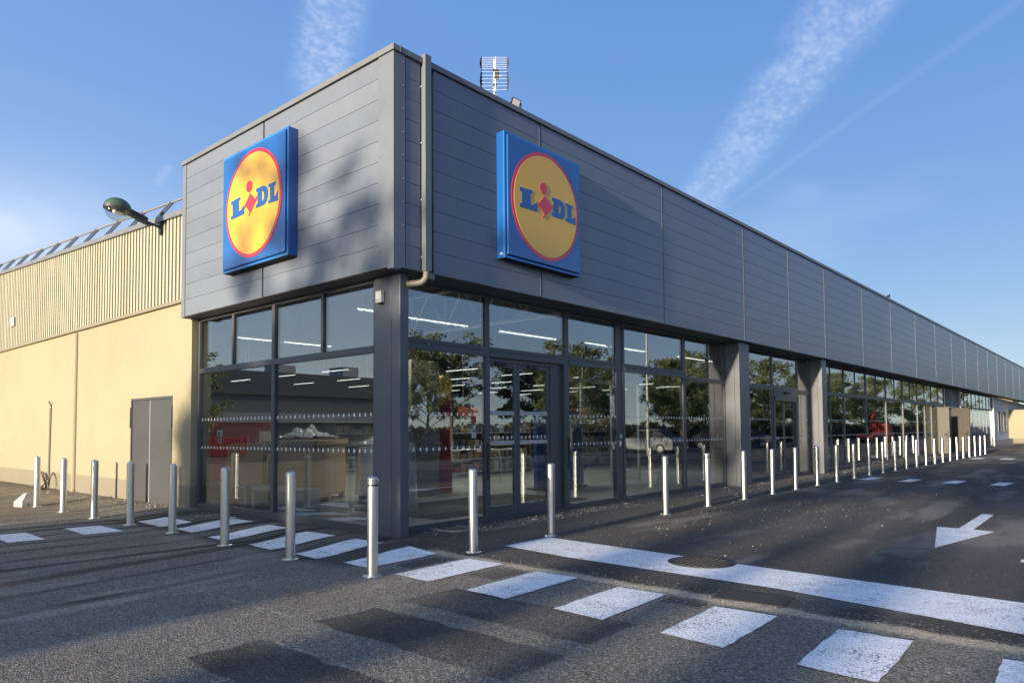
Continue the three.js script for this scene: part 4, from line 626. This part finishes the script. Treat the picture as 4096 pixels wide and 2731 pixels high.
{
  const proto = at('shopping_trolley', 'wire shopping trolley at the front of the line inside the corner window', 'trolley', [6.6, 0.062, -7.0], 0.4, 'line of trolleys'), g = [];
  for (let i = 0; i < 9; i++) { const z = -0.26 + i * 0.065; g.push(cyl(V(-0.45, 0.95, z), V(-0.35, 0.5, z * 0.8), 0.006, 0.006, 5), cyl(V(0.45, 0.85, z * 0.8), V(0.4, 0.55, z * 0.7), 0.006, 0.006, 5), cyl(V(-0.35, 0.5, z * 0.8), V(0.4, 0.55, z * 0.7), 0.006, 0.006, 5)); }
  for (const s of [-1, 1]) for (let i = 0; i < 5; i++) g.push(cyl(V(-0.45 + i * 0.03, 0.95 - i * 0.11, s * 0.26), V(0.45, 0.86 - i * 0.075, s * 0.2), 0.006, 0.006, 5)); mesh('basket', g, M.steel, proto);
  mesh('chassis', [tube([V(-0.45, 0.95, 0.25), V(-0.42, 0.3, 0.26), V(0.42, 0.12, 0.2), V(0.42, 0.12, -0.2), V(-0.42, 0.3, -0.26), V(-0.45, 0.95, -0.25)], 0.012, 40, 6)], M.steel, proto); mesh('handle', cyl(V(-0.5, 1.0, -0.27), V(-0.5, 1.0, 0.27), 0.018), M.redPaint, proto);
  for (const [x, z] of [[-0.4, 0.25], [-0.4, -0.25], [0.4, 0.2], [0.4, -0.2]]) mesh('wheel', new THREE.CylinderGeometry(0.06, 0.06, 0.025, 14).rotateX(Math.PI / 2).translate(x, 0.06, z), M.rubber, proto);
  const l2 = ['second', 'third', 'last']; for (let i = 1; i < 4; i++) { const c = proto.clone(); c.name = nm('shopping_trolley'); c.position.set(6.6 + i * 0.42, 0.062, -7.0 - i * 0.18); c.userData.label = 'wire shopping trolley, ' + l2[i - 1] + ' in the line inside the corner window'; scene.add(c); }
}
{
  const cols = [[0.13, 0.025, 0.02], [0.13, 0.11, 0.085], [0.03, 0.045, 0.08], [0.14, 0.09, 0.03], [0.10, 0.10, 0.10], [0.12, 0.08, 0.05], [0.19, 0.19, 0.18]].map(c => std(c, 0.6));
  [[11, -9, 'shelving rack of mixed goods nearest the entrance'], [17, -9, 'shelving rack of mixed goods behind the first column'], [23, -9, 'shelving rack of mixed goods behind the second column'], [30, -9, 'shelving rack of mixed goods deep along the frontage'], [11, -14, 'second-row shelving rack behind the trolleys'], [19, -14, 'second-row shelving rack towards the middle of the hall']].forEach(([x, z, l], k) => {
    const t = at('shelf_rack', l, 'shelf', [x, 0.062, z], 0, 'racks in the sales hall'); mesh('upright', [box(-2.4, -2.34, 0, 2.0, -0.3, 0.3), box(2.34, 2.4, 0, 2.0, -0.3, 0.3), box(-0.03, 0.03, 0, 2.0, -0.3, 0.3)], M.frame, t);
    for (let s = 0; s < 5; s++) mesh('shelf', box(-2.34, 2.34, 0.12 + s * 0.42, 0.14 + s * 0.42, -0.3, 0.3), M.galv, t);
    const gs = cols.map(() => []); for (let s = 0; s < 4; s++) for (let i = 0; i < 15; i++) { const h = rr(0.14, 0.34), w = rr(0.2, 0.29); gs[Math.floor(rnd() * 7)].push(box(-2.3 + i * 0.305, -2.3 + i * 0.305 + w, 0.142 + s * 0.42, 0.142 + s * 0.42 + h, -0.28, 0.28)); }
    gs.forEach((g, i) => { if (g.length) mesh('goods', g, cols[i], t).userData.kind = 'stuff'; });
  });
  [[9.6, -7.8, 'small red hanging boards above the tills'], [13.4, -6.8, 'pair of red hanging boards beside the entrance']].forEach(([x, z, l]) => { const t = at('hanging_sign', l, 'sign', [x, 0, z]); mesh('board', [box(-0.7, -0.3, 1.95, 2.25, -0.02, 0.02), box(-0.2, 0.2, 1.95, 2.25, -0.02, 0.02), box(0.3, 0.7, 1.95, 2.25, -0.02, 0.02)], std([0.2, 0.012, 0.012], 0.5), t); mesh('wire', [cyl(V(-0.5, 2.25, 0), V(-0.5, 5.8, 0), 0.005), cyl(V(0.5, 2.25, 0), V(0.5, 5.8, 0), 0.005)], M.galv, t); });
  { const t = at('information_panel', 'tall dark blue notice panel standing inside the fixed pane right of the entrance door', 'panel', [8.3, 0.062, -3.6]); mesh('board', box(-0.9, 0.9, 0, 2.0, -0.05, 0.05), M.bluePaint, t); mesh('foot', box(-0.9, 0.9, 0, 0.04, -0.3, 0.3), M.black, t); }
  { const t = at('lobby_partition', 'glazed lobby partition with slim metal posts behind the entrance', 'partition', [7.4, 0.062, -3.2]); for (let i = 0; i < 4; i++) mesh('post', box(i * 1.4 - 0.03, i * 1.4 + 0.03, 0, 2.7, -0.03, 0.03), M.galv, t); mesh('rail', [box(0, 4.2, 2.7, 2.8, -0.03, 0.03), box(0, 4.2, 1.0, 1.05, -0.02, 0.02)], M.galv, t); for (let i = 0; i < 3; i++) mesh('pane', new THREE.PlaneGeometry(1.3, 2.6).translate(i * 1.4 + 0.7, 1.35, 0), M.clear, t); }
}

// ------------------------------------------------------------------ trees, buildings and vehicles round the car park (mirrored in the glass, shading the ground)
const leafMat = [[0.115, 0.155, 0.040], [0.13, 0.16, 0.045], [0.075, 0.11, 0.036]].map(c => new THREE.MeshPhysicalMaterial({ color: new THREE.Color().setRGB(...c), roughness: 0.9, transmission: 0.45, thickness: 0, vertexColors: true }));
function makeTree(h, crownR, crownY, limbs, clumps, perClump, leaf, mat, sd, clumpR = 0.42) {
  seed = sd; const wood = [], tips = [], top = h * 0.9;
  const trunkAt = t => V(0.12 * Math.sin(t * 3 + sd), t * top, 0.12 * Math.cos(t * 2.3 + sd) - 0.12);
  for (let i = 0; i < 6; i++) wood.push(cyl(trunkAt(i / 6), trunkAt((i + 1) / 6), 0.13 * (1 - i / 7) * h / 7, 0.13 * (1 - (i + 1) / 7) * h / 7, 8));
  for (let i = 0; i < limbs; i++) {
    const t = (crownY / h) * 0.8 + (0.95 - crownY / h * 0.8) * (i + 0.5) / limbs, p = trunkAt(t), a = i * 2.4 + rr(-0.4, 0.4), len = crownR * rr(0.75, 1.05) * Math.sqrt(Math.max(0.15, 1 - ((t - 0.55) / 0.62) ** 2));
    const mid = p.clone().add(V(Math.cos(a) * len * 0.5, len * 0.32, Math.sin(a) * len * 0.5)), e = p.clone().add(V(Math.cos(a) * len, len * rr(0.3, 0.65), Math.sin(a) * len));
    wood.push(cyl(p, mid, 0.045 * h / 7, 0.03 * h / 7, 6), cyl(mid, e, 0.03 * h / 7, 0.012, 6)); tips.push([mid, len], [e, len], [mid.clone().lerp(e, 0.5), len]);
    for (let k = 0; k < 3; k++) { const q = mid.clone().lerp(e, rr(0, 0.8)), b = a + rr(-1.3, 1.3), l2 = len * rr(0.3, 0.6), w = q.clone().add(V(Math.cos(b) * l2, l2 * rr(0.0, 0.7), Math.sin(b) * l2)); wood.push(cyl(q, w, 0.018, 0.007, 5)); tips.push([w, l2], [q.clone().lerp(w, 0.6), l2]); }
  }
  tips.push([trunkAt(1), 1]);
  const pos = [], nor = [], col = [];
  for (let c = 0; c < clumps; c++) {
    const [tp] = tips[Math.floor(rnd() * tips.length)], cx = tp.x + rr(-0.3, 0.3), cy = tp.y + rr(-0.25, 0.3), cz = tp.z + rr(-0.3, 0.3), R = clumpR * rr(0.6, 1.3), tone = rr(0.7, 1.3), yel = rr(0.9, 1.25);
    for (let i = 0; i < perClump; i++) {
      let x, y, z; do { x = rr(-1, 1); y = rr(-1, 1); z = rr(-1, 1); } while (x * x + y * y + z * z > 1);
      const P = V(cx + x * R, Math.max(0.3, cy + y * R * 0.7), cz + z * R), n = V(rr(-1, 1), rr(0.1, 1), rr(-1, 1)).normalize(), u = V(rr(-1, 1), rr(-1, 1), rr(-1, 1)).cross(n).normalize(), w = n.clone().cross(u), s = leaf * rr(0.6, 1.2);
      const A = P.clone().addScaledVector(u, -s), B2 = P.clone().addScaledVector(w, s * 0.55).addScaledVector(n, s * 0.15), C = P.clone().addScaledVector(u, s), D = P.clone().addScaledVector(w, -s * 0.55).addScaledVector(n, s * 0.15);
      for (const q of [A, C, B2, A, D, C]) { pos.push(q.x, q.y, q.z); nor.push(n.x, n.y, n.z); const k = tone * (0.85 + 0.3 * ((i * 7) % 5) / 5); col.push(k * yel, k, k * 0.9); }
    }
  }
  const g = new THREE.BufferGeometry(); g.setAttribute('position', new THREE.Float32BufferAttribute(pos, 3)); g.setAttribute('normal', new THREE.Float32BufferAttribute(nor, 3)); g.setAttribute('color', new THREE.Float32BufferAttribute(col, 3));
  const t = new THREE.Group(); mesh('trunk', wood, M.bark, t); mesh('crown', g, mat, t); return t;
}
const TR = [
  makeTree(6.0, 1.9, 2.2, 11, 75, 30, 0.10, leafMat[1], 11, 0.36),      // 0: sparse young tree
  makeTree(8.2, 2.7, 1.8, 16, 150, 32, 0.14, leafMat[0], 23, 0.55),     // 1: full car-park tree
  makeTree(7.2, 2.5, 1.2, 16, 300, 34, 0.16, leafMat[2], 37, 0.6),      // 2: dense tree
  makeTree(11, 4.2, 2.5, 18, 260, 34, 0.24, leafMat[2], 51, 0.9),       // 3: big background tree
  makeTree(6.6, 1.3, 5.2, 9, 80, 30, 0.13, leafMat[0], 67, 0.4),       // 4: small tree with a bare lower trunk
  makeTree(10.2, 1.9, 6.4, 11, 62, 26, 0.14, leafMat[1], 83, 0.42),     // 5: tall thin-crowned tree
];
function tree(kind, x, z, s, label, group) { const t = TR[kind].clone(); t.name = nm('tree'); t.position.set(x, -0.04, z); t.scale.setScalar(s); t.rotation.y = hash2(Math.round(x * 7), Math.round(z * 7)) * 6.28; scene.add(t); return tag(t, label, 'tree', group); }
// those behind the photographer's left that dapple the corner and the forecourt
const shade = [[2, -25, -3.5, 0.80], [2, -25.5, -2.0, 0.88], [2, -25, -0.6, 0.86], [5, -26, -0.9, 0.98], [5, -24.5, 0.2, 0.82], [4, -25.5, 4.4, 1.0], [4, -26, 7.0, 1.06], [2, -25, 11.3, 0.9], [1, -27, 14.2, 0.9]];
shade.forEach(([k, x, z, s], i) => tree(k, x, z, s, 'car-park tree shading the forecourt, ' + ord(i) + ' from the cream wing side', 'shade trees beside the forecourt'));
{ // a clipped hedge under them
  const t = thing('hedge', 'low clipped hedge under the shade trees beside the forecourt', 'hedge'), pos = [], nor = [], col = []; seed = 99;
  for (let i = 0; i < 11000; i++) { const P = V(rr(-25.7, -24.6), rr(0.1, 2.1 + 0.3 * vn(i, 3)), 0); P.z = rr(-5.2, 2.75); if (P.z > 0.2) P.y *= 1.5; if (i % 3 === 0) { P.z = [rr(4.0, 4.85), rr(6.55, 7.35), rr(5.6, 5.85), rr(8.3, 11)][i % 4]; P.y = rr(0.1, 3.6); } const n = V(rr(-1, 1), rr(-0.2, 1), rr(-1, 1)).normalize(), u = V(rr(-1, 1), rr(-1, 1), rr(-1, 1)).cross(n).normalize(), w = n.clone().cross(u), s = 0.12; for (const q of [P.clone().addScaledVector(u, -s), P.clone().addScaledVector(u, s), P.clone().addScaledVector(w, s * 0.6), P.clone().addScaledVector(u, -s), P.clone().addScaledVector(w, -s * 0.6), P.clone().addScaledVector(u, s)]) { pos.push(q.x, q.y, q.z); nor.push(n.x, n.y, n.z); const k = 0.8 + 0.4 * hash2(i, 9); col.push(k, k, k); } }
  const g = new THREE.BufferGeometry(); g.setAttribute('position', new THREE.Float32BufferAttribute(pos, 3)); g.setAttribute('normal', new THREE.Float32BufferAttribute(nor, 3)); g.setAttribute('color', new THREE.Float32BufferAttribute(col, 3)); mesh('foliage', g, leafMat[2], t);
}
// across the road
[[0, 13.5, 15.5, 1.0], [0, 19, 17.5, 1.1], [0, 25, 14.6, 0.95], [1, 31, 18.6, 0.9], [1, 38, 14.8, 0.82], [1, 46, 18.4, 0.95], [1, 53, 14.8, 0.9], [1, 61, 18.6, 1.0], [1, 69, 15, 0.92], [1, 78, 18.6, 1.0], [1, 87, 15, 0.95], [1, 97, 18.4, 1.0], [1, 108, 15.2, 1.0], [1, 121, 18, 1.1], [1, 136, 15.5, 1.1]].forEach(([k, x, z, s], i) => tree(k, x, z, s, 'roadside tree mirrored in the shopfront, ' + (i < 18 ? ord(i) : '') + ' from the corner end', 'trees across the road'));
[[20, 48], [31, 44], [43, 46], [56, 42], [70, 45], [86, 41], [104, 44], [124, 40], [148, 42], [175, 40]].forEach(([x, z], i) => tree(3, x, z, 0.85 + 0.25 * hash2(i, 4), 'large background tree behind the roadside trees, ' + ord(i) + ' from the corner end', 'background trees'));
[[-13.5, -38, 0.85], [-8.5, -41, 0.75]].forEach(([x, z, s], i) => tree(1, x, z, s, i ? 'smaller tree by the corner of the grey warehouse' : 'dark tree standing before the grey warehouse', 'trees by the warehouse'));
{
  const t = thing('hedge', 'brownish hedge line behind the parking bays across the road', 'hedge'), pos = [], nor = [], col = []; seed = 177;
  for (let i = 0; i < 26000; i++) { const P = V(rr(8, 150), 0, rr(19.5, 21.5)); P.y = rr(0.05, 1.5 + 0.9 * vn(P.x * 0.5, 2)); const n = V(rr(-1, 1), rr(-0.2, 1), rr(-1, 1)).normalize(), u = V(rr(-1, 1), rr(-1, 1), rr(-1, 1)).cross(n).normalize(), w = n.clone().cross(u), s = 0.2; for (const q of [P.clone().addScaledVector(u, -s), P.clone().addScaledVector(u, s), P.clone().addScaledVector(w, s * 0.6), P.clone().addScaledVector(u, -s), P.clone().addScaledVector(w, -s * 0.6), P.clone().addScaledVector(u, s)]) { pos.push(q.x, q.y, q.z); nor.push(n.x, n.y, n.z); const k = 0.7 + 0.5 * hash2(i, 9); col.push(k * 1.3, k * 0.8, k); } }
  const g = new THREE.BufferGeometry(); g.setAttribute('position', new THREE.Float32BufferAttribute(pos, 3)); g.setAttribute('normal', new THREE.Float32BufferAttribute(nor, 3)); g.setAttribute('color', new THREE.Float32BufferAttribute(col, 3)); mesh('foliage', g, leafMat[2], t);
}
{
  const t = thing('warehouse', 'long low grey warehouse mirrored in the flank window', 'warehouse');
  mesh('wall', box(-62, -11.5, -0.1, 4.2, -58, -40), std([0.20, 0.20, 0.19], 0.85, 0, { map: reused(grime, 0.2) }), t); mesh('parapet', box(-62.2, -11.3, 4.2, 5.9, -58, -39.8), std([0.13, 0.13, 0.135], 0.7, 0, { map: reused(streak, 0.2) }), t); mesh('band', box(-62.1, -11.4, 2.2, 2.9, -40, -39.7), std([0.42, 0.42, 0.4], 0.8), t);
  for (let i = 0; i < 6; i++) mesh('roof_unit', rbox(-24 - i * 6, -22.4 - i * 6, 5.9, 6.7 + 0.2 * (i % 2), -44, -42, 0.03), M.galv, t);
  for (let i = 0; i < 5; i++) mesh('shutter', box(-20 - i * 8, -16.5 - i * 8, 0, 2.1, -39.95, -39.85), M.frame, t);
  const u = thing('warehouse', 'low pale building behind the sparse young trees across the road', 'warehouse'); mesh('wall', box(4, 30, -0.1, 3.6, 34, 44), std([0.28, 0.27, 0.25], 0.85), u); mesh('roof', ext(poly([[4, 3.6], [30, 3.6], [28, 5.2], [6, 5.2]]), 10).translate(0, 0, 34), std([0.08, 0.08, 0.085], 0.7), u); for (let i = 0; i < 5; i++) mesh('window', box(6 + i * 4.8, 8.2 + i * 4.8, 1.2, 2.6, 33.9, 34.02), M.black, u);
  const gl = struct('grass_strip', sheet(lin(-60, -1, 6), [-37, -31], -0.03), std([0.10, 0.10, 0.035], 0.95, 0, { map: reused(coarse, 0.5) })); gl.material.map = null;
  const c = thing('skip_container', 'red steel container standing on the grass before the grey warehouse', 'container', [-15, -0.03, -36]); c.scale.setScalar(0.7); mesh('body', rbox(-2, 2, 0.12, 1.75, -1, 1, 0.03), M.redPaint, c); mesh('rib', Array.from({ length: 7 }, (_, i) => box(-1.9 + i * 0.6, -1.8 + i * 0.6, 0.15, 1.7, 1, 1.06)), M.redPaint, c); mesh('skid', box(-1.9, 1.9, 0, 0.12, -0.7, 0.7), M.black, c);
}
{
  const t = thing('crane_truck', 'red flatbed truck with a folded crane arm mirrored in the far shopfront', 'truck', [74, -0.03, 11.6], 0.1); t.scale.setScalar(0.72); 
  mesh('cab', ext(poly([[-0.9, 0.55], [1.0, 0.55], [1.05, 1.5], [0.75, 2.5], [-0.9, 2.6]]), 2.1, 0.06).translate(2.6, 0, -1.05), M.redPaint, t); mesh('windscreen', ext(poly([[0.2, 1.55], [1.02, 1.55], [0.78, 2.35], [0.2, 2.4]]), 2.26).translate(2.62, 0, -1.13), M.black, t);
  mesh('chassis', box(-4.2, 3.4, 0.5, 0.75, -0.9, 0.9), M.black, t); mesh('bed', [box(-4.2, 1.4, 0.85, 1.0, -1.1, 1.1), box(-4.2, 1.4, 1.0, 1.4, 1.05, 1.1), box(-4.2, 1.4, 1.0, 1.4, -1.1, -1.05)], M.redPaint, t);
  mesh('crane_arm', [cyl(V(1.2, 1.0, 0), V(1.2, 2.6, 0), 0.22), cyl(V(1.2, 2.5, 0), V(-0.8, 4.0, 0), 0.15), cyl(V(-0.8, 4.0, 0), V(-2.2, 1.9, 0), 0.11)], M.redPaint, t);
  for (const x of [2.7, -1.8, -3.1]) for (const s of [-0.95, 0.95]) mesh('wheel', new THREE.CylinderGeometry(0.48, 0.48, 0.3, 24).rotateX(Math.PI / 2).translate(x, 0.48, s), M.rubber, t);
}
const carPaint = [[0.03, 0.035, 0.05], [0.30, 0.31, 0.32], [0.08, 0.09, 0.11]].map(c => std(c, 0.3, 0.2, { clearcoat: 1, clearcoatRoughness: 0.05 }));
function car(x, z, turn, mat, label) {
  const t = thing('parked_car', label, 'car', [x, -0.03, z], turn);
  const body = poly([[-2.1, 0.32], [2.1, 0.32], [2.15, 0.62], [2.0, 0.84], [1.1, 0.96], [-1.9, 1.0], [-2.12, 0.8]]), cab = poly([[-1.75, 0.98], [1.1, 0.95], [0.35, 1.44], [-1.1, 1.48]]);
  mesh('body', ext(body, 1.64, 0.05).translate(0, 0, -0.82), mat, t); mesh('roof', ext(poly([[-1.15, 1.44], [0.38, 1.42], [0.3, 1.48], [-1.05, 1.52]]), 1.3, 0.04).translate(0, 0, -0.65), mat, t); mesh('glasshouse', ext(cab, 1.36, 0.04).translate(0, 0, -0.68), M.black, t);
  for (const wx of [-1.32, 1.35]) for (const s of [-0.78, 0.78]) { const w = mesh('wheel', new THREE.CylinderGeometry(0.32, 0.32, 0.2, 24).rotateX(Math.PI / 2).translate(wx, 0.32, s), M.rubber, t); mesh('rim', new THREE.CylinderGeometry(0.2, 0.2, 0.21, 16).rotateX(Math.PI / 2).translate(wx, 0.32, s), M.galv, w); }
  for (const s of [-0.6, 0.6]) { mesh('headlight', rbox(2.05, 2.19, 0.66, 0.78, s - 0.15, s + 0.15, 0.02), M.galv, t); mesh('tail_light', rbox(-2.19, -2.08, 0.72, 0.86, s - 0.14, s + 0.14, 0.02), M.redPaint, t); }
}
car(44.5, 14.8, Math.PI / 2, carPaint[0], 'dark parked car in the bays across the road, nearest the corner'); car(49.8, 14.8, Math.PI / 2, carPaint[2], 'slate parked car two bays beyond the dark one across the road'); car(33.8, 14.8, -Math.PI / 2, carPaint[1], 'silver parked car under the roadside trees across the road');
for (const [x, z] of [[30, 12.6], [58, 12.6]]) { const t = thing('street_lamp', x < 40 ? 'slim street lamp across the road nearer the corner' : 'slim street lamp across the road farther along', 'lamp post', [x, -0.04, z]); mesh('pole', cyl(V(0, 0, 0), V(0, 7.5, 0), 0.09, 0.05), M.galv, t); mesh('arm', cyl(V(0, 7.4, 0), V(0, 7.7, -1.2), 0.04, 0.03), M.galv, t); mesh('head', rbox(-0.12, 0.12, 7.66, 7.76, -1.7, -1.15, 0.03), M.lampDark, t); }

renderer.render(scene, camera);
